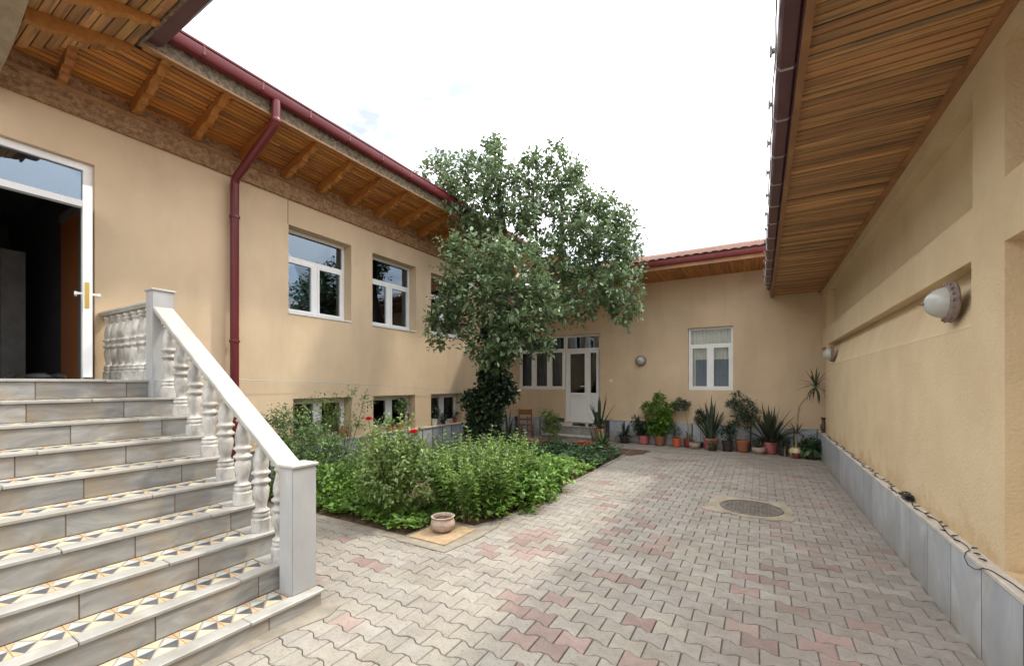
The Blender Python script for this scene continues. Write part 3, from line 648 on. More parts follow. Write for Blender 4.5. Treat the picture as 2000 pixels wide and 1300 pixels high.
# carved fascia + top trim + gutter
lchild('fascia', MB().box(XO - .0, XO + .035, 1.84, 11.4, 5.155, 5.335), M['carved2'])
lchild('fascia_strip', MB().box(XO - .005, XO + .05, 1.82, 11.4, 5.14, 5.165), M['wood_trim'])
GX0, GX1 = -5.58, -5.46
gut = [(GX0, 5.43), (GX0, 5.335), (GX0 + .02, 5.312), (GX1 - .02, 5.318), (GX1, 5.345), (GX1 + .004, 5.425), (GX1 - .018, 5.425), (GX1 - .018, 5.35), (GX0 + .02, 5.345), (GX0 + .012, 5.43)]
g1 = lchild('gutter', MB().prism(gut, 'xz', 2.02, 10.25), M['red'], smooth=True)
for k in range(13):
    yy = 2.35 + .66 * k
    MB().prism([(GX0 - .002, 5.33), (GX0 + .018, 5.304), (GX1 - .018, 5.310), (GX1 + .006, 5.34), (GX1 + .010, 5.432), (GX1 + .004, 5.432), (GX1 + .0, 5.345), (GX1 - .02, 5.316), (GX0 + .02, 5.31), (GX0 + .002, 5.334)], 'xz', yy, yy + .025).build('gutter_clip', M['redmat'], g1)
lchild('drip_edge', MB().prism([(GX0 - .1, 5.50), (GX1 - .03, 5.435), (GX1 + .01, 5.44), (GX1 + .012, 5.462), (GX0 - .1, 5.53)], 'xz', 2.0, 7.08), M['red'])
# roof sheet
lchild('roof', MB().prism([(GX1 - .03, 5.44), (-12.5, 7.3), (-12.5, 7.36), (GX1 - .05, 5.50)], 'xz', -1.2, 11.2), M['tile_roof'])
lchild('roof_back', MB().box(-12.5, -12.2, -1.4, 12, -.05, 7.3), M['stucco'])
# downpipe
r = .056
dp = MB().tube([(-5.52, 3.22, 5.33), (-5.52, 3.22, 5.08), (-5.525, 3.22, 5.05), (-5.56, 3.22, 5.02), (-6.44, 3.19, 4.53), (-6.475, 3.19, 4.49), (-6.49, 3.19, 4.44), (-6.49, 3.19, .10)], r, 16)
dpo = lchild('downpipe', dp, M['redmat'], smooth=True)
MB().lathe([(r, 5.10), (r + .007, 5.09), (r + .007, 5.05), (r, 5.04)], 16, (-5.52, 3.22, 0)).build('pipe_collar', M['redmat'], dpo, True)
for z in (3.98, 2.2): MB().lathe([(r + .002, z + .02), (r + .012, z + .015), (r + .012, z - .015), (r + .002, z - .02)], 16, (-6.49, 3.19, 0)).build('pipe_collar', M['redmat'], dpo, True)
MB().box(-6.62, -6.52, 3.175, 3.205, 3.96, 3.985).build('pipe_bracket', M['steel'], dpo)
# gable boarding where the lower roof meets this eave
lchild('gable_boarding', MB().box(-5.55, -4.45, 10.42, 10.48, 4.36, 5.05), M['wood_y'])
# entrance: frame, transom, open leaf, hall
en = lchild('entrance_frame', MB().box(XL - .14, XL - .06, 1.665, 1.745, 1.64, 4.105).box(XL - .14, XL - .06, -.098, -.03, 1.64, 4.105).box(XL - .14, XL - .06, -.03, 1.665, 4.03, 4.105).box(XL - .14, XL - .055, -.03, 1.665, 3.61, 3.68), M['white'])
MB().box(XL - .105, XL - .095, -.03, 1.665, 3.68, 4.03).build('transom_pane', M['glass'], en)
leafE = empty('door', (XL - .05 - XL, 1.69 - 5, 0)); leafE.parent = LH
ang = math.atan2(-1.60, 6.55)
leafE.rotation_euler = (0, 0, ang)
MB().box(0, .80, -.035, .035, 1.66, 1.76).box(0, .80, -.035, .035, 3.50, 3.60).box(0, .10, -.035, .035, 1.76, 3.5).box(.70, .80, -.035, .035, 1.76, 3.5).box(.1, .7, -.02, .02, 1.76, 2.4).box(.10, .70, -.035, .035, 2.4, 2.48).build('door_leaf', M['white'], leafE)
MB().box(.1, .7, -.008, .008, 2.48, 3.5).build('pane', M['glass'], leafE)
MB().box(.798, .806, -.020, .012, 2.36, 2.62).build('lock_plate', M['brass'], leafE)
MB().box(.72, .76, -.075, -.035, 2.50, 2.52).box(.62, .76, -.095, -.075, 2.495, 2.525).box(.72, .76, .035, .075, 2.50, 2.52).box(.62, .76, .075, .095, 2.495, 2.525).build('door_handle', M['wplastic'], leafE)
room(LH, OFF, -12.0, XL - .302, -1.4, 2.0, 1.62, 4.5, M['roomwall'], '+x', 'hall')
lchild('hall_door', MB().box(-8.65, -7.8, 1.93, 1.99, 1.64, 3.9), M['orange'])
lchild('hall_door_frame', MB().box(-7.8, -7.68, 1.90, 1.99, 1.64, 4.0).box(-8.65, -7.8, 1.91, 1.99, 3.9, 4.0), M['hallmarble'])
lchild('hall_pillar', MB().box(-9.7, -9.45, 1.50, 1.74, 1.63, 3.55), M['hallmarble'])
lchild('hall_pillar', MB().box(-9.7, -9.45, 1.12, 1.27, 1.63, 3.55), M['hallmarble'])
lchild('threshold', MB().box(XL - .29, XL + .0, -.098, 1.745, 1.60, 1.645), M['marble_w'])
# expansion joint line
lchild('expansion_joint', MB().box(XL, XL + .003, 4.045, 4.053, 4.18, 4.585), M['joint_b'])
# near wing eave over the entrance: boards along x, a bracket pair, gutter
NW = empty('porch_eave', (-4.6, 1.4, 5.0), label='timber lined porch eave at top left with its own gutter and rough stucco arch', cat='eave')
NO = (4.6, -1.4, -5.0)
def nchild(name, mb, m, parent=None, **k):
    o = mb.build(name, m, parent or NW)
    if parent is None: o.location = NO
    return o
def zn(y): return 4.975 + .23 * (y - 1.02)
ns = nchild('soffit', MB().add([(-6.58, 1.02, zn(1.02) + .03), (-3.2, 1.02, zn(1.02) + .03), (-3.2, 1.81, zn(1.81) + .03), (-5.60, 1.81, zn(1.81) + .03), (-6.58, 1.02, 5.4), (-3.2, 1.02, 5.4), (-3.2, 1.81, 5.4), (-5.60, 1.81, 5.4)],
            [(0, 3, 2, 1), (4, 5, 6, 7), (0, 1, 5, 4), (1, 2, 6, 5), (2, 3, 7, 6), (3, 0, 4, 7)]), M['rafter_dark'])
wxm = MB().box(-.5, .5, -.5, .5, -.5, .5).mesh('board', M['wood_x'])
for i in range(9):
    y0 = 1.03 + i * .087; x0 = XL + (y0 - 1.02) + .03; yc = y0 + .04; x = x0
    while x < -3.2:
        x1 = min(-3.2, x + rnd.uniform(.8, 1.6)); link('soffit_board', wxm, ns, loc=((x + x1) / 2, yc, zn(yc) + .012), rot=(math.atan(.242), 0, 0), scale=(x1 - x - .006, .078, .02)); x = x1
nbp = [(1.04 + t * .77, zn(1.04 + t * .77)) for t, d in top] + [(1.04 + t * .77, zn(1.04 + t * .77) - d * .7) for t, d in bot]
for xk in (-5.72, -5.10, -4.48): nchild('bracket', MB().prism(nbp, 'yz', xk - .04, xk + .04), M['wood_br'])
nchild('fascia', MB().box(-5.60, -3.2, 1.81, 1.835, 5.13, 5.30), M['carved2'])
gy = [(b - GX0 + 2.03, z) for b, z in gut]
nchild('gutter', MB().prism([(1.84 + (a - GX0) * 1.5, z - .10) for a, z in gut], 'yz', GX0 - .02, -3.2), M['maroon'])
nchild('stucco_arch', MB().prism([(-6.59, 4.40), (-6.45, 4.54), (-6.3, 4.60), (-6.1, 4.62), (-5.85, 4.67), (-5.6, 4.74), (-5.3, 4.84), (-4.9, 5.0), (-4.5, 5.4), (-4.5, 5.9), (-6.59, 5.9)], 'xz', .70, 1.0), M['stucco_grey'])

# ------------------------------------------------------------------ FAR HOUSE
FH = empty('house', (-2.7, YF, 0), label='low cream house across the courtyard end with white door, windows and red roof', cat='house')
FO = (2.7, -YF, 0)
def fchild(name, mb, m, smooth=False, **k):
    o = mb.build(name, m, FH, smooth, **k); o.location = FO; return o
FW = (-1.58, -.56, 1.425, 3.0); FD = (-4.99, -3.91, .45, 3.02); FL = (-6.57, -4.99, 1.41, 3.02)
w_ = wallobj('wall', M['stucco'], FH, 'y', YF, -1, -6.6, 1.9, -.05, 4.6, [FW, (FD[0], FD[1], FD[2], FD[3]), (FL[0], FL[1], FL[2], FL[3])], .28); w_.location = FO
window(FH, FO, 'y', YF + .10, -1, FW[0] + .003, FW[1] - .003, FW[2] + .003, FW[3] - .003, 2.56, [(FW[0] + FW[1]) / 2], gl='glass_c', fr=.05)
window(FH, FO, 'y', YF + .10, -1, FL[0] + .003, FL[1] - .012, FL[2] + .003, FL[3] - .003, 2.60, [-6.05, -5.52], gl='glass_c', fr=.05)
# door: frame, main leaf, side leaf, transom pane
yd = YF + .10
df = fchild('door_frame', MB().box(FD[0], FD[0] + .05, yd, yd + .06, .45, 3.017).box(FD[1] - .05, FD[1], yd, yd + .06, .45, 3.017).box(FD[0] + .05, FD[1] - .05, yd, yd + .06, 2.95, 3.017).box(FD[0] + .05, FD[1] - .05, yd - .004, yd + .06, 2.56, 2.62), M['white'])
MB().box(FD[0] + .05, FD[1] - .05, yd + .02, yd + .028, 2.62, 2.95).build('pane', M['glass'], df)
def leafdoor(x0, x1, mid, name='door'):
    q = .09 if x1 - x0 > .5 else .075
    mb = MB().box(x0, x1, yd - .012, yd + .045, .46, .46 + .14).box(x0, x1, yd - .012, yd + .045, 2.555 - q, 2.555).box(x0, x0 + q, yd - .012, yd + .045, .60, 2.555 - q).box(x1 - q, x1, yd - .012, yd + .045, .60, 2.555 - q)
    mb.box(x0 + q, x1 - q, yd - .012, yd + .045, mid - .05, mid + .05).box(x0 + q + .004, x1 - q - .004, yd + .008, yd + .035, .60, mid - .05)
    mb.box(x0 + q + .03, x1 - q - .03, yd + .002, yd + .01, .63, mid - .08)
    o = fchild(name, mb, M['white']); MB().box(x0 + q - .002, x1 - q + .002, yd + .015, yd + .022, mid + .05, 2.555 - q).build('pane', M['glass_c'], o); return o
d1 = leafdoor(FD[0] + .055, -4.30, 1.27); d2 = leafdoor(-4.295, FD[1] - .055, 1.27)
MB().box(-4.37, -4.33, yd - .03, yd - .012, 1.38, 1.60).box(-4.50, -4.34, yd - .055, yd - .03, 1.50, 1.525).build('door_handle', M['wplastic'], d1)
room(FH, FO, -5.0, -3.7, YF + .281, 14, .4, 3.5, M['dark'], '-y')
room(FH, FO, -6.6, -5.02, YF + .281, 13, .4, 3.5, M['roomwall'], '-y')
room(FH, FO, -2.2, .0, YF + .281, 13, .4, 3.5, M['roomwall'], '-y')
# pale shelf glimpsed through the side leaf
fchild('shelf', MB().box(-4.2, -3.95, YF + .7, YF + .9, 1.2, 1.26).box(-4.2, -3.95, YF + .7, YF + .9, 1.55, 1.61).box(-4.2, -4.14, YF + .7, YF + .9, .5, 1.6), M['wplastic'])
# pleated curtains, plus one sheet standing in for a window reflection
def pleated_sheet(x0, x1, z0, z1, y, m, amp=.018, per=.075):
    mb = MB(); n = int((x1 - x0) / per * 8); vs = []; 
    for i in range(n + 1):
        x = x0 + (x1 - x0) * i / n; yy = y + amp * math.sin(i / 8 * 6.283) + amp * .5 * math.sin(i / 8 * 2.1)
        vs += [(x, yy, z0), (x, yy, z1)]
    mb.add(vs, [(2 * i, 2 * i + 2, 2 * i + 3, 2 * i + 1) for i in range(n)]); return fchild('curtain', mb, m, smooth=True)
pleated_sheet(-1.60, -.53, 1.35, 3.06, YF + .235, M['curtain'])
pleated_sheet(-1.42, -.56, 1.35, 2.20, YF + .195, M['curtain_b'], amp=.01, per=.06)  # added sheet: the dark reflection in this glass, put in as colour
pleated_sheet(-6.55, -5.0, 1.3, 3.1, YF + .36, M['curtain_b'], per=.09)
# plinth
pf = fchild('plinth', MB().box(-6.55, FD[0] - .01, YF - .046, YF + .05, -.05, .572).box(FD[1] + .01, 1.13, YF - .046, YF + .05, -.05, .572).box(FD[0] - .01, FD[1] + .01, YF - .046, YF + .05, -.05, .42), M['joint'])
x = 1.09
while x > -6.5:
    x0 = x - .40
    if not (x > FD[0] - .05 and x0 < FD[1] + .0):
        MB().box(max(x0, -6.54), x, YF - .05, YF - .01, -.04, .57, bev=.003).build('plinth_slab', M['marble_p'], pf)
    x -= .43
fchild('plinth_cap', MB().box(-6.55, FD[0], YF - .065, YF + .0, .572, .592).box(FD[1], 1.12, YF - .065, YF + .0, .572, .592), M['cap'])
# steps at the door
stp = fchild('door_step', MB().box(-5.10, -3.72, 10.32, YF - .052, -.03, .19, bev=.004), M['marble_g'])
fchild('door_step', MB().box(-5.10, -3.72, 10.66, YF - .053, .191, .425, bev=.004), M['marble_g'])
fchild('step_nosing', MB().box(-5.12, -3.70, 10.30, 10.66, .1915, .215, bev=.004), M['marble_w'])
fchild('step_nosing', MB().box(-5.12, -3.70, 10.64, YF - .054, .426, .449, bev=.004), M['marble_w'])
# eave: soffit boards along y, fascia, gutter
ZS = 4.27; YO = 10.33
fs_ = fchild('soffit', MB().box(-5.4, 1.05, YO, YF, ZS + .022, ZS + .05), M['rafter_dark'])
fbm = MB().box(-.5, .5, -.5, .5, -.5, .5).mesh('board', M['wood_y'])
x = -5.4
while x < .95:
    link('soffit_board', fbm, fs_, loc=(x + .04, (YO + YF) / 2, ZS + .01 + rnd.uniform(-.002, .002)), scale=(.076, YF - YO - .01, .02)); x += .083
fchild('fascia', MB().box(-5.4, 1.0, YO - .03, YO, ZS - .01, ZS + .12), M['wood_trim'])
FG = [(YO - .03, 4.45), (YO - .03, 4.36), (YO - .045, 4.345), (YO - .095, 4.348), (YO - .11, 4.365), (YO - .115, 4.44), (YO - .10, 4.44), (YO - .095, 4.375), (YO - .05, 4.37), (YO - .042, 4.45)]
fg = fchild('gutter', MB().prism(FG, 'yz', -5.5, .9), M['red'], smooth=True)
for k in range(9):
    xx = -5.0 + .68 * k; MB().prism([(YO - .028, 4.355), (YO - .045, 4.339), (YO - .096, 4.342), (YO - .116, 4.362), (YO - .121, 4.446), (YO - .114, 4.446), (YO - .109, 4.366), (YO - .094, 4.347), (YO - .046, 4.344), (YO - .03, 4.36)], 'yz', xx, xx + .022).build('gutter_clip', M['redmat'], fg)
# profiled sheet roof with stepped tile courses
mb = MB(); nxr = 420; courses = 11; y0r, y1r, z0r, z1r = YO - .10, 14.4, 4.46, 5.76
vs = []; 
for c in range(courses):
    for e in (0, 1):
        t = (c + e) / courses; lift = .03 if e == 0 else .0
        for i in range(nxr + 1):
            x = -7.0 + 9.0 * i / nxr; w = .022 * abs(math.sin(x * math.pi / .19)) 
            vs.append((x, y0r + (y1r - y0r) * t, z0r + (z1r - z0r) * t + w + lift))
fs = []
for rr in range(2 * courses - 1):
    for i in range(nxr): a = rr * (nxr + 1) + i; fs.append((a, a + 1, a + nxr + 2, a + nxr + 1))
mb.add(vs, fs); fchild('roof', mb, M['tile_roof'], smooth=False)
mb = MB(); 
for i in range(48): mb.tube([(-7.0 + i * .19, 14.4, 5.78), (-7.0 + i * .19 + .185, 14.4, 5.78)], .065, 8)
fchild('ridge', mb, M['tile_roof'])
fchild('back_slope', MB().prism([(14.4, 5.75), (18.5, 4.4), (18.5, 4.3), (14.4, 5.65)], 'yz', -7, 2), M['tile_roof'])
# door bell
tag(MB().box(-3.62, -3.55, YF - .022, YF - .001, 1.62, 1.70, bev=.006).build('doorbell', M['wplastic']), 'small white doorbell box on the far wall right of the white door', 'doorbell')

# ------------------------------------------------------------------ RIGHT HOUSE
RH = empty('house', (XR, 6, 0), label='rough yellow stucco house on the right with recessed wall bands and a deep planked eave', cat='house')
RO = (-XR, -6, 0)
def rchild(name, mb, m, smooth=False, **k):
    o = mb.build(name, m, RH, smooth, **k); o.location = RO; return o
hl = [(3.84, 10.48, 1.96, 2.385), (3.82, 10.48, 2.72, 3.47), (2.1, 3.41, .56, 2.39), (2.1, 3.41, 2.745, 3.48), (10.80, 11.9, .56, 2.36), (10.80, 11.9, 2.74, 3.47)]
w_ = wallobj('wall', M['stucco_rough'], RH, 'x', XR, -1, -1.5, YF + .28, -.05, 3.75, hl, .42); w_.location = RO
rchild('recess_panel', MB().add([(XR + .115, 3.842, 2.383), (XR + .115, 10.478, 2.383), (XR + .012, 10.478, 1.99), (XR + .012, 3.842, 1.99), (XR + .0005, 10.478, 1.962), (XR + .0005, 3.842, 1.962), (XR + .3, 3.842, 2.383), (XR + .3, 10.478, 2.383), (XR + .3, 10.478, 1.962), (XR + .3, 3.842, 1.962)],
       [(0, 1, 2, 3), (3, 2, 4, 5), (0, 6, 7, 1), (4, 8, 9, 5), (6, 9, 8, 7), (0, 3, 5, 9, 6), (1, 7, 8, 4, 2)]), M['stucco_rough'])
rchild('recess_panel', MB().box(XR + .12, XR + .3, 3.822, 10.478, 2.722, 3.468), M['stucco_rough'])
rchild('recess_panel', MB().box(XR + .33, XR + .41, 2.102, 3.408, .562, 2.388), M['stucco_rough'])
rchild('recess_panel', MB().box(XR + .33, XR + .41, 2.102, 3.408, 2.747, 3.478), M['stucco_rough'])
rchild('recess_panel', MB().box(XR + .25, XR + .41, 10.802, YF + .27, .562, 2.358), M['stucco_rough'])
# plinth
pr = rchild('plinth', MB().box(1.109, XR + .02, .2, YF - .066, -.05, .527), M['joint_b'])
y = 3.485 - .453 * 6
while y < YF - .1:
    MB().box(1.105, 1.15, y + .008, min(y + .442, YF - .07), -.04, .525, bev=.003).build('plinth_slab', M['marble_p'], pr); y += .453
rchild('plinth_cap', MB().box(1.098, XR + .43, .2, YF - .002, .5275, .556, bev=.004), M['cap'])
# planked soffit
ZR = 3.635; XRO = .235
rs = rchild('soffit', MB().box(XRO, XR, .3, YF, ZR + .022, ZR + .05), M['rafter_dark'])
rbm = [MB().box(-.5, .5, -.5, .5, -.5, .5).mesh('board', M['wood_x'])]
y = .3
while y < YF - .08:
    wd = .083; link('soffit_board', rbm[0], rs, loc=((XRO + XR) / 2, y + wd / 2, ZR + .011 + rnd.uniform(-.003, .002)), scale=(XR - XRO - .008, wd - rnd.uniform(.007, .016), .02)); y += wd
rchild('wall_trim', MB().box(XR - .05, XR - .001, .3, YF, ZR - .035, ZR - .001), M['wood_trim'])
rchild('fascia', MB().box(XRO - .022, XRO + .02, .3, YF - .002, ZR - .05, ZR - .001), M['wood_trim'])
rchild('fascia_board', MB().box(XRO - .03, XRO - .005, .3, YF - .002, ZR - .001, ZR + .14), M['maroon'])
RG = [(XRO - .03, 3.79), (XRO - .03, 3.66), (XRO - .045, 3.645), (XRO - .12, 3.648), (XRO - .14, 3.67), (XRO - .142, 3.775), (XRO - .128, 3.775), (XRO - .125, 3.68), (XRO - .04, 3.675), (XRO - .038, 3.79)]
rg = rchild('gutter', MB().prism(RG, 'xz', .3, 10.35), M['maroon'], smooth=True)
for k in range(15):
    yy = 1.4 + .62 * k
    MB().prism([(XRO - .028, 3.655), (XRO - .045, 3.638), (XRO - .12, 3.641), (XRO - .146, 3.666), (XRO - .149, 3.785), (XRO - .142, 3.785), (XRO - .1405, 3.668), (XRO - .118, 3.647), (XRO - .047, 3.644), (XRO - .03, 3.66)], 'xz', yy, yy + .02).build('gutter_clip', M['steel'], rg)
    MB().box(XRO - .175, XRO - .145, yy - .004, yy + .02, 3.775, 3.80).box(XRO - .178, XRO - .165, yy - .012, yy + .028, 3.76, 3.815).build('gutter_clip', M['iron'], rg)
# cable running along the gutter
mb = MB(); pts = []
for k in range(60):
    yy = .5 + k * .168; pts.append((XRO - .153 + .004 * math.sin(k * 1.3), yy, 3.70 - .025 * abs(math.sin(k * .85))))
mb.tube(pts, .005, 5); o = mb.build('cable', M['steel'], rg)
rchild('roof', MB().prism([(XRO - .10, 3.80), (4.6, 5.3), (9.0, 3.8), (9.0, 3.72), (4.6, 5.2), (XRO - .06, 3.77)], 'xz', .1, YF + .3), M['tile_roof'])
rchild('back_wall', MB().box(8.6, 8.9, -1.5, YF, -.05, 3.85), M['stucco'])

# ------------------------------------------------------------------ wall lamps
def lamp(loc, rot, label):
    e = empty('wall_lamp', loc, label=label, cat='wall lamp', group='round cast wall lamps'); e.rotation_euler = rot; e.scale = (.84, .84, .84)
    # local +x is away from the wall
    ring = MB().lathe([(.0, .0), (.165, .0), (.172, .012), (.168, .03), (.150, .045), (.143, .055), (.128, .058)], 36, axis='x', cap=False)
    for k in range(18):
        t = k * 6.283 / 18; ring.lathe([(.0, .036), (.014, .034), (.016, .05), (.0, .056)], 6, (0, .157 * math.cos(t), .157 * math.sin(t)), axis='x', cap=False)
    child('lamp_ring', ring, M['bronze'], e, True)
    child('glass_shade', MB().lathe([(.129 * math.cos(a * .1571), .05 + .135 * math.sin(a * .1571)) for a in range(0, 11)], 36, axis='x', cap=False), M['glassdome'], e, True)
    child('finial', MB().lathe([(.0, .18), (.012, .183), (.014, .192), (.006, .2), (.008, .208), (.0, .222)], 10, axis='x', cap=False), M['bronze'], e, True)
    return e
lamp((XR - .0, 4.13, 2.17), (0, 0, math.pi), 'large domed glass wall lamp nearest on the right stucco wall')
lamp((XR - .0, 9.75, 2.14), (0, 0, math.pi), 'small looking domed wall lamp at the far end of the right wall')
lamp((-2.76, YF - .0, 2.2), (0, 0, -math.pi / 2), 'round wall lamp seen head on between the white door and the far window')

# ------------------------------------------------------------------ STAIRCASE
ST = empty('staircase', (-4, 1, 0), label='wide grey marble staircase with mosaic treads and a marble balustrade at left', cat='staircase')
SO = (4, -1, 0)
def schild(name, mb, m, smooth=False, **k):
    o = mb.build(name, m, ST, smooth, **k); o.location = SO; return o
def X_(k): return -2.73 - .268 * (k - 1)
def Z_(k): return .118 + .1685 * (k - 1)
YE = 1.93; YS = -1.3
core = MB()
for k in range(1, 11):
    core.box(X_(k) - .003, (X_(k + 1) - .003) if k < 10 else XL + .002, YS, YE - .02, -.05 if k == 1 else Z_(k - 1) - .03, Z_(k) - .026)
core.box(XL + .002, X_(1) - .03, YS, YE - .021, -.05, .05)
schild('stair_core', core, M['joint_b'])
# fill under the stairs on the garden side (stringer faces follow the steps)
cut = {1: 1.28, 2: .62, 3: 1.10, 4: .45, 5: 1.25, 6: .8, 7: 1.3, 8: .55, 9: 1.15, 10: .7}
for k in range(1, 11):
    z0 = -.02 if k == 1 else Z_(k - 1) + .002; z1 = Z_(k) - .024; x = X_(k)
    ys = [YS]; y = YE - .002
    es = [y]
    y = 1.93 - [.38, .30, .55, .22, .48, .33, .60, .27, .45, .35][k - 1]
    while y > YS: es.append(y); y -= .58
    es.append(YS)
    for a, b in zip(es[:-1], es[1:]):
        schild('riser_slab', MB().box(x - .022, x, b + .003, a - .003, z0, z1, bev=.002), M['marble_g'])
    # nosing slabs: broken into lengths, slightly uneven
    y = YE + .012
    es = [y]; y = 1.93 - [.5, .42, .72, .36, .62, .5, .3, .44, .66, .5][k - 1]
    while y > YS: es.append(y); y -= .78
    es.append(YS)
    wdt = .105 if k < 10 else .30
    for a, b in zip(es[:-1], es[1:]):
        dz = rnd.uniform(-.002, .002)
        schild('nosing_slab', MB().box(x - wdt + .016, x + .016 + rnd.uniform(-.003, .003), b + .002, a - .002, Z_(k) - .024 + dz, Z_(k) + dz, bev=.004), M['nosing'])
# end blocks of the treads below the balusters
for k in range(1, 10):
    schild('tread_end', MB().box(X_(k + 1) + .001, X_(k) - .09, 1.735, YE + .010, Z_(k) - .024, Z_(k) + .0015), M['nosing'])
schild('side_wall', MB().prism([(X_(1) - .03, -.03)] + [p for k in range(1, 11) for p in ((X_(k) - .03, Z_(k) - .028), (X_(k + 1) - .03 if k < 10 else XL + .03, Z_(k) - .028))] + [(XL + .03, -.03)], 'xz', YE - .019, YE - .003), M['marble_g'])
# landing slab
schild('landing', MB().box(XL + .003, X_(10) - .285, YS, YE + .01, Z_(10) - .026, Z_(10) - .001), M['marble_w'])
# mosaic tiles: shared mesh, period .2 in y, depth .163 in x
tw = X_(1) - .089 - X_(2) - 0.0
hd = tw / 2; 
mt = MB(); mt.box(-hd, hd, .0005, .1995, -.022, -.0015, 4)
def tri(pts, mi):
    # pts in (y, xi) with xi>0 towards the front
    cy = sum(p[0] for p in pts) / len(pts); cx = sum(p[1] for p in pts) / len(pts); q = []
    for (a, b) in pts: q.append((b * 1.0 + (cx - b) * .07, a + (cy - a) * .07, 0.0))
    lo_ = [(x, y, -.004) for x, y, z in q]; n = len(q)
    mt.add(q + lo_, [tuple(range(n))] + [(i, (i + 1) % n, n + (i + 1) % n, n + i) for i in range(n)], mi)
h = hd * .98; g = .006
# centre of the thick cross at y=.1 ; thin crosses at y=0 and .2
tri([(.1 - .062 + g, -h), (.1 + .062 - g, -h), (.1, -g)], 0); tri([(.1 - .062 + g, h), (.1 + .062 - g, h), (.1, g)], 0)
tri([(.002, -h), (.034, -h), (.002, -.004)], 1); tri([(.002, h), (.034, h), (.002, .004)], 1)
tri([(.198, -h), (.166, -h), (.198, -.004)], 1); tri([(.198, h), (.166, h), (.198, .004)], 1)
tri([(.002, 0), (.036, -h), (.1 - g, 0)], 2); tri([(.002, 0), (.1 - g, 0), (.036, h)], 3)
tri([(.198, 0), (.1 + g, 0), (.164, -h)], 2); tri([(.198, 0), (.164, h), (.1 + g, 0)], 3)
tile_me = mt.mesh('mosaic_tile', [M['t_cream'], M['t_orange'], M['t_grey'], M['t_black'], M['t_grout']])
for k in range(1, 10):
    y = 1.73 - .2
    off = [0, .06, .12, .02, .15, .07, .1, .03, .13][k - 1]
    y -= 0
    while y > YS:
        link('mosaic_tile', tile_me, ST, loc=(X_(k) - .089 - hd + 4, y - 1, Z_(k) - .0005)); y -= .2
# newel posts
def newel(x0, x1, y0, y1, zb, zt, label):
    mb = MB().box(x0 + .003, x1 - .003, y0 + .003, y1 - .003, zb, zt - .001)
    p = schild('newel_post', mb, M['joint_b'])
    t = .018
    MB().box(x1 - t, x1, y0 + .004, y1 - .004, zb, zt, bev=.002).build('facing_slab', M['marble_g'] if False else M['marble_n'], p)
    MB().box(x0, x1 - .004, y0, y0 + t, zb, zt, bev=.002).build('facing_slab', M['marble_n'], p)
    MB().box(x0, x1 - .004, y1 - t, y1, zb, zt, bev=.002).build('facing_slab', M['marble_n'], p)
    MB().box(x0 - .012, x1 + .012, y0 - .012, y1 + .012, zt + .0015, zt + .024, bev=.005).build('post_cap', M['marble_w'], p)
M['marble_n'] = mat('newel_marble', (.34, .345, .35), (.42, .425, .42), (.52, .52, .50), rough=.45, scale=2.5, detail=9, stretch=(1.5, 1.5, .7), stain=((.30, .26, .20), 3.5, .48, .74, .6, (1, 1, .28)))
newel(-2.955, -2.80, 1.75, 1.935, Z_(1) + .001, 1.0, '')
newel(-5.215, -5.07, 1.75, 1.93, Z_(10) + .001, 2.50, '')
# corner block below the upper newel
schild('newel_base', MB().box(-5.23, -5.05, 1.742, YE + .012, Z_(9) + .002, Z_(10) + .0005, bev=.003), M['marble_n'])
# handrail, sloping
def rail_seg(p0, p1, w, th, mat_, name='handrail'):
    x0, z0 = p0; x1, z1 = p1; yc = 1.84
    mb = MB(); b = .008
    prof = [(-w / 2 + b, 0), (-w / 2, -b), (-w / 2, -th * .55), (-w / 2 + .012, -th * .6), (-w / 2 + .012, -th), (w / 2 - .012, -th), (w / 2 - .012, -th * .6), (w / 2, -th * .55), (w / 2, -b), (w / 2 - b, 0)]
    n = len(prof); vs = [(x0, yc + a, z0 + c) for a, c in prof] + [(x1, yc + a, z1 + c) for a, c in prof]
    mb.add(vs, [tuple(range(n)), tuple(range(2 * n - 1, n - 1, -1))] + [(i, (i + 1) % n, n + (i + 1) % n, n + i) for i in range(n)])
    return schild(name, mb, mat_)
rail_seg((-5.07, 2.345), (-2.955, 1.0), .17, .062, M['marble_w'])
rail_seg((XL + .002, 2.42), (-5.215, 2.42), .13, .045, M['marble_w'])
def railz(x): return 2.345 + (x + 5.07) * (1.345 / -2.115) - .06
bal_prof = [(.068, 0), (.068, .095), (.055, .103), (.052, .112), (.061, .12), (.061, .135), (.054, .145), (.060, .152), (.060, .16), (.044, .172), (.037, .19), (.044, .225), (.054, .275), (.058, .315), (.055, .345), (.044, .362),
            (.050, .372), (.067, .385), (.067, .395), (.052, .41), (.043, .425), (.050, .44), (.066, .455), (.066, .465), (.052, .478), (.048, .49), (.054, .51), (.056, .535), (.052, .575), (.042, .62), (.033, .66), (.032, .675),
            (.046, .683), (.048, .695), (.040, .705), (.040, .712), (.052, .72), (.054, .735), (.054, .742)]
bal_me = MB().lathe(bal_prof, 22).mesh('baluster', M['marble_bal'], smooth=True)
def baluster(x, y, z, h, sc_=1.0):
    o = link('baluster', bal_me, ST, loc=(x + 4, y - 1, z), rot=(0, 0, rnd.uniform(0, 6)), scale=(sc_, sc_, (h - .02) / .742))
    return o
for k in range(2, 10):
    x = X_(k) - .085 if k < 9 else X_(k) - .07
    if k == 1: continue
    zt = railz(x) ; z0 = Z_(k) + .0015
    hh = zt - z0
    baluster(x, 1.84, z0, hh * .985 + .02)
    b0 = .05
    schild('baluster_block', MB().prism([(x - b0, z0 + hh - .035), (x + b0, z0 + hh - .035), (x + b0, railz(x + b0) + .004), (x - b0, railz(x - b0) + .004)], 'xz', 1.79, 1.89), M['marble_w'])
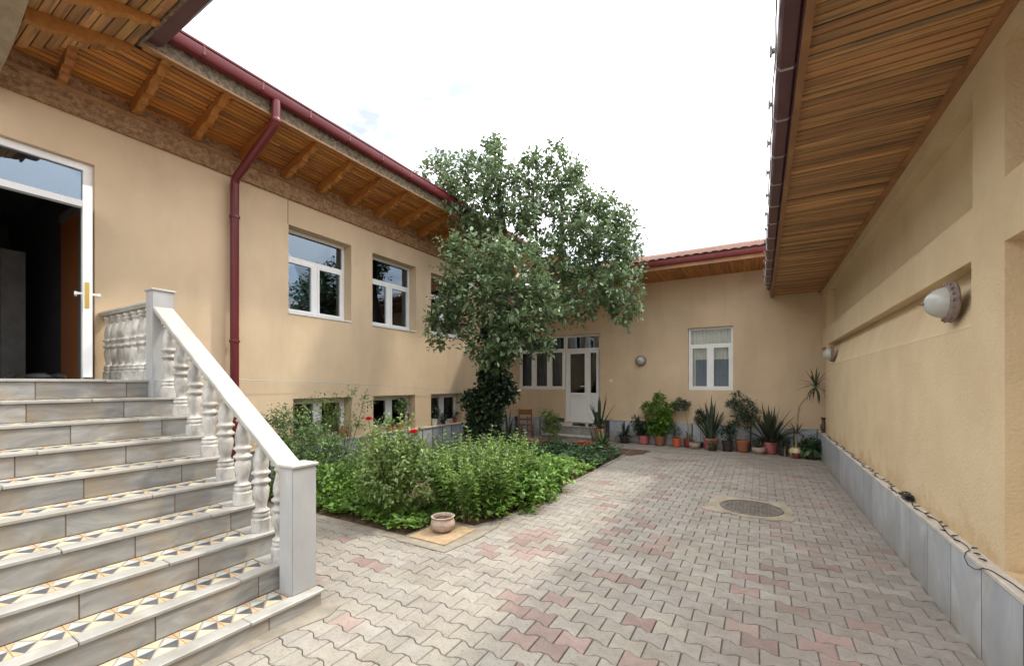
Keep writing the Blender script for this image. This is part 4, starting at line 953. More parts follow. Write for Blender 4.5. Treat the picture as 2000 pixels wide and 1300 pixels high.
for i in range(7):
    x = -5.36 - i * .185; baluster(x, 1.84, Z_(10), 2.375 - Z_(10), .9)

# ------------------------------------------------------------------ clothes line
tag(MB().tube([(-6.50, 3.1, 1.655), (-6.52, 4.3, 1.615), (-6.52, 6.0, 1.55), (-6.52, 8.6, 1.41)], .0045, 5).build('clothes_line', M['wire']), 'thin blue-grey line stretched along the left house wall above the basement windows', 'line')
# garden hose scrap behind balusters
# ------------------------------------------------------------------ string of lights on the right plinth cap
def lights():
    e = empty('string_lights', (1.14, 5, .556), label='black cable of fairy lights lying along the right plinth ledge', cat='string lights')
    off = (-1.14, -5, -.556); mb = MB(); pts = []; z = .563; rr = random.Random(5)
    y = 10.4
    while y > 3.75:
        pts.append((1.137 + .018 * math.sin(y * 9) + rr.uniform(-.004, .004), y, z)); y -= .06
    pts += [(1.13, 3.72, z), (1.112, 3.68, z), (1.096, 3.66, .56), (1.086, 3.65, .53), (1.088, 3.60, .50), (1.092, 3.54, .503), (1.092, 3.46, .525), (1.093, 3.42, .552), (1.108, 3.36, z), (1.13, 3.2, z), (1.14, 2.9, z), (1.13, 2.6, z)]
    mb.tube(pts, .0028, 5)
    o = child('cable', mb, M['black'], e); o.location = off
    pm = MB(); p = []
    for k in range(70):
        t = k * .9; p.append((1.138 + .028 * math.cos(t) + rr.uniform(-.01, .01), 5.05 + .11 * math.sin(t * 1.13) + rr.uniform(-.02, .02), z + .002 + k * .0006 + rr.uniform(0, .012)))
    pm.tube(p, .004, 5); o = child('cable_coil', pm, M['black'], e); o.location = off
    bulbm = MB().tube([(0, 0, 0), (.012, 0, .003), (.034, 0, .006)], [.0042, .0055, .003], 6).mesh('bulb', M['black'])
    y = 10.2
    while y > 3.5:
        if not 4.85 < y < 5.25:
            for s in (0,): link('bulb', bulbm, e, loc=(1.14 + .014 * math.sin(y * 9) - 1.14, y - 5, z - .556), rot=(0, 0, rr.choice((0, math.pi)) + rr.uniform(-.5, .5)))
        y -= .115
lights()

# ------------------------------------------------------------------ tree with ivy
TR = empty('tree', (-5.2, 7.9, 0), label='leafy green tree leaning over the garden bed between the two houses', cat='tree')
TO = (5.2, -7.9, 0)
R_tree = random.Random(2)
tb = MB()
def limb(p, r, n=9): tb.tube(p, r, n)
limb([(-5.15, 7.82, -.1), (-5.13, 7.8, .8), (-5.05, 7.83, 1.7), (-4.98, 7.88, 2.5), (-4.9, 7.95, 3.1)], [.19, .15, .13, .12, .11], 12)
limb([(-4.9, 7.95, 3.1), (-4.7, 7.9, 3.9), (-4.75, 7.75, 4.9), (-4.85, 7.6, 6.0), (-4.88, 7.57, 6.7)], [.10, .08, .06, .03, .012])
limb([(-4.9, 7.95, 3.05), (-4.3, 8.2, 3.6), (-3.7, 8.4, 4.3), (-3.75, 8.55, 5.4), (-3.85, 8.5, 6.4)], [.09, .075, .055, .035, .01])
limb([(-4.3, 8.2, 3.6), (-3.5, 8.6, 3.95), (-2.9, 8.8, 4.2), (-2.6, 9.0, 4.7)], [.06, .05, .035, .015])
limb([(-4.9, 7.95, 3.0), (-4.7, 7.2, 3.3), (-4.4, 6.7, 3.4), (-4.2, 6.4, 3.1)], [.07, .05, .035, .015])
limb([(-4.7, 7.2, 3.3), (-5.0, 6.7, 3.5), (-5.1, 6.4, 3.6)], [.04, .025, .01])
limb([(-4.85, 7.8, 4.2), (-5.3, 7.3, 5.2), (-5.7, 7.05, 5.9), (-6.0, 6.9, 6.2)], [.05, .035, .02, .008])
limb([(-3.5, 8.6, 3.95), (-2.8, 8.5, 3.7), (-2.35, 8.6, 3.4)], [.035, .025, .01])
limb([(-4.3, 8.2, 3.6), (-4.2, 8.2, 4.8), (-4.3, 8.15, 6.2)], [.04, .03, .01])
for i in range(46):
    c = rnd.choice([(-4.6, 7.7, 4.9), (-3.7, 8.4, 4.9), (-3.0, 8.7, 4.2), (-4.3, 6.8, 3.2), (-5.2, 7.4, 5.2)])
    a = Vector(c) + Vector((rnd.gauss(0, .25), rnd.gauss(0, .25), rnd.gauss(0, .3))); d = Vector((rnd.gauss(0, 1), rnd.gauss(0, 1), rnd.gauss(.5, .8))).normalized() * rnd.uniform(.4, .8)
    tb.tube([a, a + d * .5 + Vector((0, 0, .03)), a + d], [.014, .009, .004], 5)
o = tb.build('trunk', M['bark'], TR, True); o.location = TO
TB = [[-4.89, 7.56, 6.91, 0.11], [-4.86, 7.58, 6.66, 0.17], [-4.99, 7.51, 6.37, 0.33], [-5.13, 7.43, 6.01, 0.46], [-4.8, 7.62, 5.84, 0.46], [-6.15, 6.83, 6.19, 0.12], [-5.81, 7.03, 6.23, 0.22], [-5.6, 7.15, 5.93, 0.39], [-5.69, 7.09, 5.54, 0.37], [-5.25, 7.12, 5.32, 0.47], [-4.66, 7.93, 5.49, 0.54], [-4.33, 8.13, 6.22, 0.31], [-4.26, 8.17, 6.47, 0.13], [-4.13, 8.24, 5.71, 0.34], [-3.86, 8.52, 6.57, 0.23], [-3.79, 8.56, 6.15, 0.38], [-3.53, 8.72, 6.15, 0.23], [-3.64, 8.65, 5.59, 0.43], [-3.25, 8.88, 5.08, 0.47], [-3.16, 8.93, 5.59, 0.23], [-2.83, 9.01, 5.21, 0.34], [-2.61, 9.14, 5.04, 0.27], [-2.47, 9.11, 4.56, 0.31], [-2.87, 8.76, 4.48, 0.52], [-3.34, 8.48, 4.53, 0.52], [-4.0, 8.09, 4.86, 0.5], [-4.66, 7.7, 4.86, 0.55], [-5.13, 7.43, 4.97, 0.42], [-2.32, 8.84, 4.04, 0.24], [-2.2, 8.68, 3.33, 0.21], [-2.51, 8.5, 3.56, 0.4], [-2.99, 8.45, 3.61, 0.45], [-2.4, 8.45, 3.0, 0.23], [-3.49, 8.27, 3.69, 0.45], [-3.81, 8.2, 4.15, 0.48], [-5.02, 6.33, 4.11, 0.23], [-4.36, 6.48, 3.95, 0.36], [-3.9, 6.64, 3.73, 0.45], [-3.63, 6.92, 3.38, 0.36], [-4.83, 6.32, 3.64, 0.35], [-4.39, 6.35, 3.27, 0.47], [-3.93, 6.5, 2.97, 0.48], [-3.67, 6.89, 2.81, 0.4], [-5.06, 6.3, 3.14, 0.27], [-5.19, 6.23, 2.8, 0.21], [-5.3, 6.17, 2.41, 0.17], [-4.85, 6.43, 2.75, 0.25], [-4.36, 6.48, 2.43, 0.38], [-3.95, 6.72, 2.39, 0.36], [-4.18, 6.59, 2.05, 0.21], [-3.55, 7.19, 3.04, 0.33], [-3.64, 7.14, 2.36, 0.25], [-3.46, 7.94, 3.15, 0.33], [-3.14, 8.25, 3.11, 0.23]]
o = foliage('crown', TR, M['l_tree'], [b[:3] for b in TB], [b[3] * 1.06 for b in TB], 2350, .34, 9, .120, wr=.54, up=.35, out=.75, sv=.45, flat=.55); o.location = TO
IV = [[-5.06, 7.82, 2.71, 0.28], [-4.99, 7.86, 2.26, 0.32], [-5.03, 7.83, 1.8, 0.36], [-5.12, 7.78, 1.35, 0.4], [-5.22, 7.72, 0.9, 0.42], [-5.25, 7.7, 0.5, 0.45], [-5.1, 7.79, 0.16, 0.50], [-5.45, 7.47, 1.3, 0.18], [-4.86, 7.93, 1.46, 0.25], [-4.66, 7.93, 2.7, 0.29], [-4.8, 7.95, 3.1, .25]]
ivy = empty('ivy', (-5.2, 7.8, 0), label='dense dark ivy wrapping the whole tree trunk from the ground up', cat='ivy')
o = foliage('leaves', ivy, M['l_ivy'], [b[:3] for b in IV], [b[3] * .94 for b in IV], 1900, .20, 6, .09, wr=.9, up=-.1, out=.9, droop=.5, flat=.9); o.location = (5.2, -7.8, 0)
mb = MB()
for i in range(14):
    a = i * .45; mb.tube([(-5.15 + .2 * math.cos(a), 7.8 + .2 * math.sin(a), 0), (-5.1 + .17 * math.cos(a + .5), 7.8 + .17 * math.sin(a + .5), 1.2), (-5.0 + .14 * math.cos(a + 1), 7.87 + .14 * math.sin(a + 1), 2.6)], .012, 5)
o = mb.build('stem', M['bark'], ivy); o.location = (5.2, -7.8, 0)

# ------------------------------------------------------------------ garden shrubs
def shrub(name, loc, label, cat, group=None):
    return empty(name, loc, label=label, cat=cat, group=group)
def rebased(o, e): o.location = (-e.location.x, -e.location.y, -e.location.z); return o
def clump(x, y, h, rad, nst, label, m='l_mint', size=.075, per=16, cat='herb clump', name='herb_clump', **k):
    e = shrub(name, (x, y, .03), label, cat)
    before = set(COL.objects)
    stems_foliage('foliage', e, M[m], x, y, .03, rad, h, nst, per, size, mstem=M['stem'], **k)
    for o in set(COL.objects) - before: rebased(o, e)
    return e
clump(-3.08, 4.26, .96, .82, 115, 'bright green upright herb clump behind the clay bowl, left one', size=.088, lean=.26, per=20, hmin=.55)
clump(-3.0, 5.10, .92, .76, 95, 'bright green upright herb clump next to the kerb, right one further back', size=.088, lean=.24, per=20, hmin=.55)
clump(-3.65, 4.95, .85, .7, 70, 'mid green leafy clump between the rose bush and the bright herbs', m='l_bush', size=.085, lean=.25)
# rose bush
def rose(x, y, h, label, flowers, stems=True, rad=.42, n=260, m='l_rose'):
    e = shrub('rose_bush', (x, y, .03), label, 'rose bush')
    mb = MB(); tips = []
    for i in range(9):
        a = i * .7 + rnd.uniform(-.2, .2); q = rnd.uniform(.4, 1) * rad; p = [(x, y, 0), (x + q * .25 * math.cos(a), y + q * .25 * math.sin(a), h * .35), (x + q * .7 * math.cos(a), y + q * .7 * math.sin(a), h * .7), (x + q * math.cos(a), y + q * math.sin(a), h * .93)]
        mb.tube(p, [.010, .008, .006, .003], 5)
    rebased(mb.build('stem', M['stem'], e), e)
    C = [(x, y, h * .78), (x - .2, y + .05, h * .66), (x + .2, y - .05, h * .68), (x, y + .2, h * .55), (x + .05, y - .2, h * .5), (x - .25, y - .1, h * .4), (x + .25, y, h * .38)]
    rebased(foliage('foliage', e, M[m], C, [rad * .62, rad * .5, rad * .5, rad * .55, rad * .5, rad * .4, rad * .4], n, .18, 7, .06, wr=.6, flat=.6), e)
    for (fx, fy, fz) in flowers:
        mb = MB().tube([(x, y, h * .5), ((x + fx) / 2, (y + fy) / 2, (h * .5 + fz) / 2 + .05), (fx, fy, fz)], .004, 5); rebased(mb.build('flower_stem', M['stem'], e), e)
        n = 26; P = []; D = []; N_ = []; S = []
        for k in range(n):
            t = k / n; a = k * 2.4; r = .008 + .018 * t
            P.append((fx + r * .6 * math.cos(a), fy + r * .6 * math.sin(a), fz + .01 * (1 - t))); D.append((math.cos(a) * (.2 + .75 * t), math.sin(a) * (.2 + .75 * t), 1.15 - t * .65)); N_.append((-math.cos(a), -math.sin(a), .6)); S.append(.045 + .012 * t)
        fo = link('rose_flower', leaf_mesh('rose_flower', np.array(P), np.array(D), np.array(N_), np.array(S), .95, M['petal']), e); rebased(fo, e)
    return e
rose(-3.72, 3.62, 1.08, 'tall rose bush with a red bloom standing at the near edge of the bed', [(-3.45, 3.62, 1.02)], rad=.54, n=620)
rose(-4.62, 4.1, .95, 'slimmer rose bush carrying one red bloom on a long stem before the left wall', [(-4.55, 3.92, 1.10)], rad=.34, n=170)
# bushes by the left wall
def bush(x, y, h, rad, n, label, m='l_bush', size=.055, wr=.55, blobs=None, name='bush', cat='bush', stems=6, **k):
    e = shrub(name, (x, y, .03), label, cat)
    C = blobs or [(x + rnd.uniform(-.5, .5) * rad, y + rnd.uniform(-.5, .5) * rad, h * rnd.uniform(.35, .8)) for _ in range(7)]
    rr = [rad * .6] * len(C)
    if blobs: rr = [b[3] for b in blobs]; C = [b[:3] for b in blobs]
    rebased(foliage('foliage', e, M[m], C, rr, n, .2, 7, size, wr=wr, **k), e)
    mb = MB()
    for i in range(stems):
        c = C[i % len(C)]; mb.tube([(x + rnd.uniform(-.08, .08), y + rnd.uniform(-.08, .08), 0), ((x + c[0]) / 2, (y + c[1]) / 2, c[2] * .5), c], [.012, .008, .004], 5)
    rebased(mb.build('stem', M['stem'], e), e); return e
bush(-5.75, 3.85, 1.2, .6, 900, 'large loose green bush between the balustrade and the left wall', blobs=[(-5.95, 3.75, .85, .34), (-5.6, 3.8, .62, .40), (-5.9, 4.1, .5, .42), (-5.4, 4.0, .42, .38), (-6.1, 3.6, 1.08, .18), (-5.5, 3.6, .32, .35)], flat=.7)
bush(-6.1, 4.7, 1.45, .4, 105, 'thin arching bush reaching over the first basement window', m='l_rose', size=.05, blobs=[(-6.15, 4.35, 1.30, .14), (-6.1, 4.9, 1.36, .14), (-6.15, 5.2, 1.28, .12), (-6.2, 4.6, 1.05, .26), (-6.1, 4.9, .9, .24), (-6.3, 4.1, 1.2, .12), (-6.0, 4.5, 1.44, .07)], stems=7)
bush(-5.1, 4.5, .55, .4, 240, 'low blue-green feathery bush beside the grey plinth', m='l_grey', size=.06, wr=.22, blobs=[(-5.3, 4.6, .35, .32), (-5.0, 4.4, .25, .3), (-5.1, 4.75, .45, .2)])
bush(-4.75, 3.6, .4, .5, 640, 'bright green low bush at the near left corner of the bed', m='l_ground', size=.055, wr=.75, blobs=[(-4.9, 3.6, .16, .34), (-4.5, 3.75, .15, .3), (-5.3, 3.6, .18, .36), (-4.2, 3.6, .1, .22), (-5.6, 3.5, .12, .28), (-4.75, 4.0, .3, .3)])
# blades tuft near the plinth
# ground cover
def cover(name, m, rects, dens, size, h, label, wr=.7):
    P = []; 
    for (x0, x1, y0, y1, hh) in rects:
        n = int((x1 - x0) * (y1 - y0) * dens); q = nr.uniform(0, 1, (n, 3))
        q[:, 0] = x0 + (x1 - x0) * q[:, 0]; q[:, 1] = y0 + (y1 - y0) * q[:, 1]
        und = .6 + .4 * np.sin(q[:, 0] * 7 + 2 * np.sin(q[:, 1] * 5)) * np.cos(q[:, 1] * 6)
        q[:, 2] = .03 + hh * np.sqrt(q[:, 2]) * und; P.append(q)
    P = np.concatenate(P); n = len(P); D = rdir(n); D[:, 2] = np.abs(D[:, 2]) * .35; N_ = rdir(n) * .5 + np.array([0, 0, 1]); S = size * nr.uniform(.6, 1.3, n)
    return link(name, leaf_mesh(name, P, D, N_, S, wr, M[m]), None, kind='stuff', label=label, cat='ground cover')
cover('ground_cover', 'l_ground', [(-4.1, -2.60, 5.5, 7.5, .22), (-6.2, -4.2, 3.28, 4.2, .18), (-3.0, -2.54, 4.05, 5.9, .24), (-4.6, -3.15, 3.27, 4.1, .14)], 1500, .062, .2, 'light green ground cover filling the bed along the kerb')
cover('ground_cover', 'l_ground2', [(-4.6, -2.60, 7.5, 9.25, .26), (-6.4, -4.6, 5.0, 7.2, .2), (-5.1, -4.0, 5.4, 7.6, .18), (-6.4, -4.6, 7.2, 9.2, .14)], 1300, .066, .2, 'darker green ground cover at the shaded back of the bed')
bush(-2.72, 5.55, .42, .3, 330, 'low ivy-leaved plant hanging over the kerb in the sun', m='l_ground', size=.08, wr=.8, blobs=[(-2.68, 5.2, .2, .28), (-2.7, 5.7, .2, .27), (-2.66, 4.75, .18, .26)], stems=3)
# white flower
e = empty('white_flower', (-2.86, 8.55, .26), label='single white flower in the dark ground cover near the kerb', cat='flower')
P = [(0, 0, 0)] * 8; D = [(math.cos(k * .785), math.sin(k * .785), .5) for k in range(8)]
link('petals', leaf_mesh('petals', np.array(P, float), np.array(D), np.array([(0, 0, 1.0)] * 8), np.array([.045] * 8), .6, M['petal_w']), e)
# blades: iris, agave near trunk, tall snake plants
def tuft(name, loc, n, L, w, m, label, cat, spread=.5, bendr=(.1, .6), up=None, r0=.04, group=None, tilt0=.0, pot=None, twist=True):
    e = empty(name, loc, label=label, cat=cat, group=group)
    mes = [blade_mesh('leaf', L * f, w * rnd.uniform(.85, 1.15), b, M[m]) for f, b in ((1, bendr[0]), (.9, (bendr[0] + bendr[1]) / 2), (.78, bendr[1]), (.6, bendr[1]))]
    for i in range(n):
        a = i * 2.39996 + rnd.uniform(-.2, .2); q = (i + .5) / n; me = mes[min(3, int(q * 4))]
        tilt = tilt0 + spread * q * rnd.uniform(.7, 1.15)
        link('leaf', me, e, loc=(math.cos(a) * r0 * q, math.sin(a) * r0 * q, (up or 0)), rot=Euler((0, tilt, a)), scale=(1, 1, rnd.uniform(.85, 1.1)))
    return e
tuft('iris', (-3.93, 8.70, .03), 11, .52, .03, 'l_iris', 'upright pale green iris blades in the bed before the door steps', 'iris', spread=.35)
tuft('agave', (-5.5, 9.15, .03), 12, 1.0, .055, 'l_grey', 'tall spiky grey-green plant right beside the ivy-covered trunk', 'spiky plant', spread=.7)
tuft('spiky_plant', (-4.75, 4.55, .03), 9, .5, .03, 'l_grey', 'small tuft of narrow blades in front of the left plinth', 'spiky plant', spread=.9)
bush(-4.62, 9.75, .85, .3, 130, 'young leafy citrus shrub left of the door steps', m='l_rose', size=.07, blobs=[(-4.72, 9.75, .78, .13), (-4.55, 9.75, .62, .17), (-4.48, 9.75, .45, .16), (-4.75, 9.8, .5, .14)], stems=3)

# ------------------------------------------------------------------ potted plants
def pot_profile(r, h, kind):
    if kind == 'bowl': return [(r * .55, 0), (r * .85, h * .25), (r, h * .6), (r * .93, h * .93), (r * .93, h), (r * .84, h), (r * .84, h * .85)]
    if kind == 'round': return [(r * .5, 0), (r * .8, h * .15), (r, h * .5), (r * .92, h * .8), (r * .8, h * .9), (r * .86, h), (r * .78, h), (r * .74, h * .84)]
    return [(r * .72, 0), (r * .92, h * .80), (r * .93, h * .82), (r, h * .82), (r, h), (r * .90, h), (r * .86, h * .86)]
def pot(e, r, h, m, kind='std', saucer=True, z=0):
    c = (0, 0, z + (.018 if saucer else 0))
    child('pot', MB().lathe(pot_profile(r, h, kind), 24, c), M[m], e, True)
    child('potting_soil', MB().lathe([(r * .84, h * .87), (.0, h * .90)], 16, c, cap=False), M['soil'], e)
    if saucer: child('saucer', MB().lathe([(r * .75, 0.001), (r * .98, .022), (r * .94, .024), (r * .7, .006), (0, .006)], 24, (0, 0, z), cap=False), M[m], e, True)
    return c[2] + h * .87
GP = 'potted plants lined up along the far wall'
def potted(x, y, r, h, m, label, kind='std', saucer=True, z=.004, group=GP, name='potted_plant'):
    y = min(y, YF - .06 - r) if y > 9 and z < .1 else y
    e = empty(name, (x, y, z), label=label, cat='potted plant', group=group); return e, pot(e, r, h, m, kind, saucer)
def lf(e, m, blobs, n, size, wr=.5, slen=.12, k=6, **kw):
    return foliage('foliage', e, M[m], [b[:3] for b in blobs], [b[3] for b in blobs], n, slen, k, size, wr=wr, **kw)
def bladeset(e, n, L, w, m, z, spread, bendr=(.05, .4), r0=.05):
    mes = [blade_mesh('leaf', L * f, w, b, M[m]) for f, b in ((1, bendr[0]), (.92, (bendr[0] + bendr[1]) / 2), (.8, bendr[1]), (.62, bendr[1]))]
    for i in range(n):
        a = i * 2.39996 + rnd.uniform(-.25, .25); q = (i + .5) / n
        link('leaf', mes[min(3, int(q * 4))], e, loc=(math.cos(a) * r0 * q, math.sin(a) * r0 * q, z - .01), rot=Euler((0, spread * q * rnd.uniform(.6, 1.2), a)), scale=(1, 1, rnd.uniform(.8, 1.1)))
e, z = potted(-3.12, 11.25, .14, .18, 'potblack', 'dark broad-leaved plant in a black pot right of the door steps'); bladeset(e, 26, .42, .055, 'l_dark', z, 1.2, (.5, 1.3))
e, z = potted(-2.64, 11.35, .15, .20, 'potred', 'dark rubber plant in a pink-red pot left of the bright green tall plant'); lf(e, 'l_dark', [(-.1, 0, .42, .16), (.12, 0, .45, .15), (-.2, 0, .55, .1), (.0, .0, .32, .15)], 60, .10, wr=.5)
e, z = potted(-2.22, 11.28, .145, .22, 'potbrown', 'tall bright green bushy plant in a brown pot'); child('stem', MB().tube([(0, 0, z - .02), (.01, 0, .5), (0, 0, 1.1)], [.014, .01, .005], 6).tube([(.01, 0, .45), (-.12, 0, .7), (-.3, 0, .95)], [.01, .007, .004], 5).tube([(.01, 0, .5), (.1, 0, .8), (.22, 0, 1.0)], [.01, .007, .004], 5), M['trunkp'], e)
lf(e, 'l_bright', [(0, 0, 1.12, .16), (-.05, 0, .88, .23), (.1, 0, .72, .24), (-.32, 0, .95, .12), (-.15, 0, .62, .2), (.12, 0, .5, .2), (-.22, 0, .42, .14), (.3, 0, .98, .1), (.32, 0, .5, .07), (0, 0, .36, .16), (0, 0, 1.27, .07)], 330, .085, wr=.5)
e, z = potted(-1.8, 11.22, .115, .20, 'potorange', 'small sparse grey shrub in an orange pot'); lf(e, 'l_grey', [(0, 0, .34, .11), (-.06, 0, .44, .08)], 40, .05)
child('stem', MB().tube([(0, 0, z - .02), (0, 0, .42)], [.006, .003], 5), M['stem'], e)
e, z = potted(-1.54, 11.3, .125, .19, 'potdred', 'slim plant with a curved bare stem and tufted top in a dark red pot')
child('stem', MB().tube([(0, 0, z - .02), (.0, 0, .48), (-.04, 0, .75), (-.16, 0, 1.02)], [.02, .016, .009, .007], 6), M['trunkp'], e); lf(e, 'l_grey', [(-.2, 0, 1.07, .12), (-.08, 0, 1.05, .1), (-.28, 0, 1.0, .08)], 70, .075); bladeset(e, 12, .26, .03, 'l_yucca', z, 1.3, (.3, .9))
e, z = potted(-1.37, 11.12, .135, .13, 'clay', 'squat pinkish clay bowl with a few arching leaves', kind='bowl'); bladeset(e, 6, .26, .022, 'l_grey', z, 1.2, (.5, 1.2))
e, z = potted(-1.26, 11.34, .07, .12, 'potblack', 'little umbrella-topped plant standing left of the tall snake plant'); child('stem', MB().tube([(0, 0, z - .02), (0, 0, .72)], [.008, .005], 5), M['stem'], e); lf(e, 'l_dark', [(0, 0, .78, .13)], 34, .085, wr=.4)
e, z = potted(-1.02, 11.25, .17, .25, 'potred', 'tall snake plant with upright grey-green blades in a wide pink-red pot'); bladeset(e, 24, 1.0, .062, 'l_sans', z, .42, (.02, .35), r0=.10)
e, z = potted(-.97, 10.98, .10, .14, 'potblack', 'tiny succulent in a small dark pot in front of the tall snake plant'); lf(e, 'l_rose', [(0, 0, .18, .08)], 30, .045)
e, z = potted(-.66, 11.12, .125, .22, 'potblack', 'dark small-leaved shrub in a black pot'); lf(e, 'l_dark', [(0, 0, .38, .13), (-.04, 0, .50, .11), (.06, 0, .46, .1), (.04, 0, .62, .07)], 90, .06)
e, z = potted(-.34, 11.2, .16, .25, 'potbrown', 'small umbrella tree with a bare stem in a wide brown pot'); child('stem', MB().tube([(0, 0, z - .02), (.0, 0, .6), (-.05, 0, 1.0)], [.014, .01, .006], 6), M['trunkp'], e)
lf(e, 'l_grey', [(-.12, 0, 1.22, .14), (.08, 0, 1.05, .2), (.16, 0, .88, .17), (-.05, 0, .85, .16), (-.22, 0, 1.1, .12), (.02, 0, .7, .14), (-.2, 0, .6, .08)], 190, .08, wr=.45)
e, z = potted(-.02, 11.02, .145, .14, 'clay', 'flat grey-brown clay bowl with one low tuft', kind='bowl'); lf(e, 'l_dark', [(-.05, 0, .22, .09)], 24, .06)
e, z = potted(.20, 11.28, .175, .24, 'potred', 'wide spreading snake plant with many dark blades in a pinkish red pot'); bladeset(e, 46, .92, .07, 'l_sans', z, 1.05, (.02, .55), r0=.12)
e, z = potted(.45, 11.02, .09, .16, 'potblack', 'dark pot with a stick and thin stems on a wide saucer'); child('stick', MB().tube([(.02, -.12, .0), (.03, -.03, .42)], .008, 5), M['trunkp'], e); lf(e, 'l_dark', [(0, 0, .3, .12)], 50, .05)
e, z = potted(.69, 10.98, .15, .20, 'gold', 'tall kinked yucca in a white and gold bowl near the corner', kind='round')
child('stem', MB().tube([(0, 0, z - .02), (-.02, 0, .45), (.0, .0, .62), (.02, 0, .85), (.04, 0, 1.08), (.12, 0, 1.22), (.24, 0, 1.36), (.34, .02, 1.47)], [.03, .024, .016, .017, .015, .013, .012, .014], 7).tube([(.04, 0, 1.02), (.05, 0, 1.06)], .022, 7), M['trunkp'], e)
m1 = [blade_mesh('leaf', .40, .036, b, M['l_yucca']) for b in (.1, .6, 1.1)]
for i in range(26):
    a = i * 2.4; q = i / 26; link('leaf', m1[min(2, int(q * 3))], e, loc=(.33, .0, 1.50 + .06 * (1 - q)), rot=Euler((0, .15 + 2.0 * q, a)), scale=(1, 1, rnd.uniform(.7, 1.05)))
for i in range(15):
    a = i * 2.4; q = i / 15; link('leaf', m1[min(2, int(q * 3))], e, loc=(-.0, .0, .50), rot=Euler((0, .4 + .9 * q, a)), scale=(.8, .8, .75))
e, z = potted(.66, 10.78, .075, .09, 'potdred', 'empty little dark red pot in front of the gold bowl')
e, z = potted(.93, 10.85, .135, .20, 'potblack', 'lush green fern-like plant in a black pot at the right corner'); bladeset(e, 46, .30, .045, 'l_iris', z, 1.5, (.6, 1.4), r0=.08)
lf(e, 'l_dark', [(0, 0, .3, .16), (.12, 0, .27, .1), (-.12, 0, .27, .1)], 80, .07)
# vase on the ledge
e = empty('vase', (1.16, 11.0, .557), label='slender dark brown vase standing on the plinth ledge in the corner', cat='vase')
child('vase_body', MB().lathe([(.04, 0), (.05, .01), (.035, .03), (.055, .09), (.06, .14), (.035, .2), (.028, .25), (.045, .3), (.055, .32), (.045, .32), (.02, .26)], 18), mat('vase_brown', (.07, .035, .025), (.12, .06, .04), rough=.4, scale=12), e, True)
# trough and bowls before the door steps
e = empty('planter', (-3.52, 9.92, .03), label='long orange trough planter with arching strap leaves before the steps', cat='planter')
child('pot', MB().add([(-.32, -.08, 0), (.32, -.08, 0), (.32, .08, 0), (-.32, .08, 0), (-.38, -.11, .13), (.38, -.11, .13), (.38, .11, .13), (-.38, .11, .13)], [(0, 3, 2, 1), (0, 1, 5, 4), (1, 2, 6, 5), (2, 3, 7, 6), (3, 0, 4, 7), (4, 5, 6, 7)]), M['potorange'], e)
bladeset(e, 16, .42, .035, 'l_grey', .12, 1.3, (.5, 1.2), r0=.25)
e, z = potted(-3.22, 9.72, .11, .13, 'terra', 'broad-leaved plant in a small terracotta pot at the bed corner', z=.01, group=None); bladeset(e, 30, .40, .07, 'l_bush', z, 1.35, (.5, 1.3), r0=.08)
e, z = potted(-3.55, 10.50, .14, .2, 'terra', 'tall dark snake plant in a pot on the lower door step', z=.22, group=None); bladeset(e, 15, .95, .05, 'l_dark', z, .55, (.02, .3), r0=.09)
# sill pots of the basement windows
SG = 'pots on the basement window ledges'
def sillpot(y, r, h, m, label, f=None, kind='std', x=-6.69): 
    e = empty('potted_plant', (x, y, .598), label=label, cat='potted plant', group=SG); z = pot(e, r, h, m, kind, False); return e, z
e = empty('copper_jug', (-6.68, 5.14, .598), label='copper-brown jug on the ledge of the first basement window', cat='jug')
child('jug_body', MB().lathe([(.06, 0), (.085, .03), (.09, .08), (.08, .13), (.05, .15), (.02, .17), (.025, .21), (.0, .21)], 20), M['copper'], e, True)
e, z = sillpot(4.85, .07, .12, 'terra', 'terracotta pot with leafy stems beside the copper jug'); lf(e, 'l_rose', [(0, 0, .28, .14), (.04, .05, .4, .1)], 60, .06)
e, z = sillpot(4.45, .07, .12, 'terra', 'terracotta pot half hidden by the bush on the first window ledge'); lf(e, 'l_dark', [(0, 0, .25, .12)], 40, .06)
e, z = sillpot(6.02, .085, .15, 'clay', 'patterned dark clay pot with a spiky succulent, leftmost on the second ledge', kind='round'); bladeset(e, 14, .2, .03, 'l_grey', z, 1.0, (.2, .6))
e, z = sillpot(6.36, .07, .13, 'terra', 'plain terracotta pot with a dusky plant on the second ledge'); lf(e, 'l_ivy', [(0, 0, .2, .1)], 30, .05)
e, z = sillpot(6.62, .085, .14, 'terra', 'terracotta pot with a tall umbrella-leaved plant on the second ledge'); child('stem', MB().tube([(0, 0, z - .02), (0, 0, .45)], [.02, .012], 6), M['stem'], e); lf(e, 'l_bush', [(0, .02, .52, .13)], 40, .08)
e = empty('thin_vase', (-6.69, 6.86, .598), label='thin dark vase at the right end of the second basement ledge', cat='vase')
child('vase_body', MB().lathe([(.03, 0), (.02, .02), (.03, .1), (.015, .16), (.012, .24), (.03, .33), (.02, .33)], 14), M['potdred'], e, True)
e, z = sillpot(7.72, .085, .16, 'wplastic', 'white pot with dark foliage on the third basement ledge'); lf(e, 'l_dark', [(0, 0, .3, .12), (0, .03, .38, .08)], 50, .06)
e, z = sillpot(8.05, .06, .10, 'potblack', 'small black pot with a low plant on the third ledge'); lf(e, 'l_dark', [(0, 0, .18, .08)], 30, .05)
e, z = sillpot(8.5, .06, .12, 'potdred', 'small dark red pot at the right end of the third ledge'); lf(e, 'l_dark', [(0, 0, .2, .07)], 20, .05)

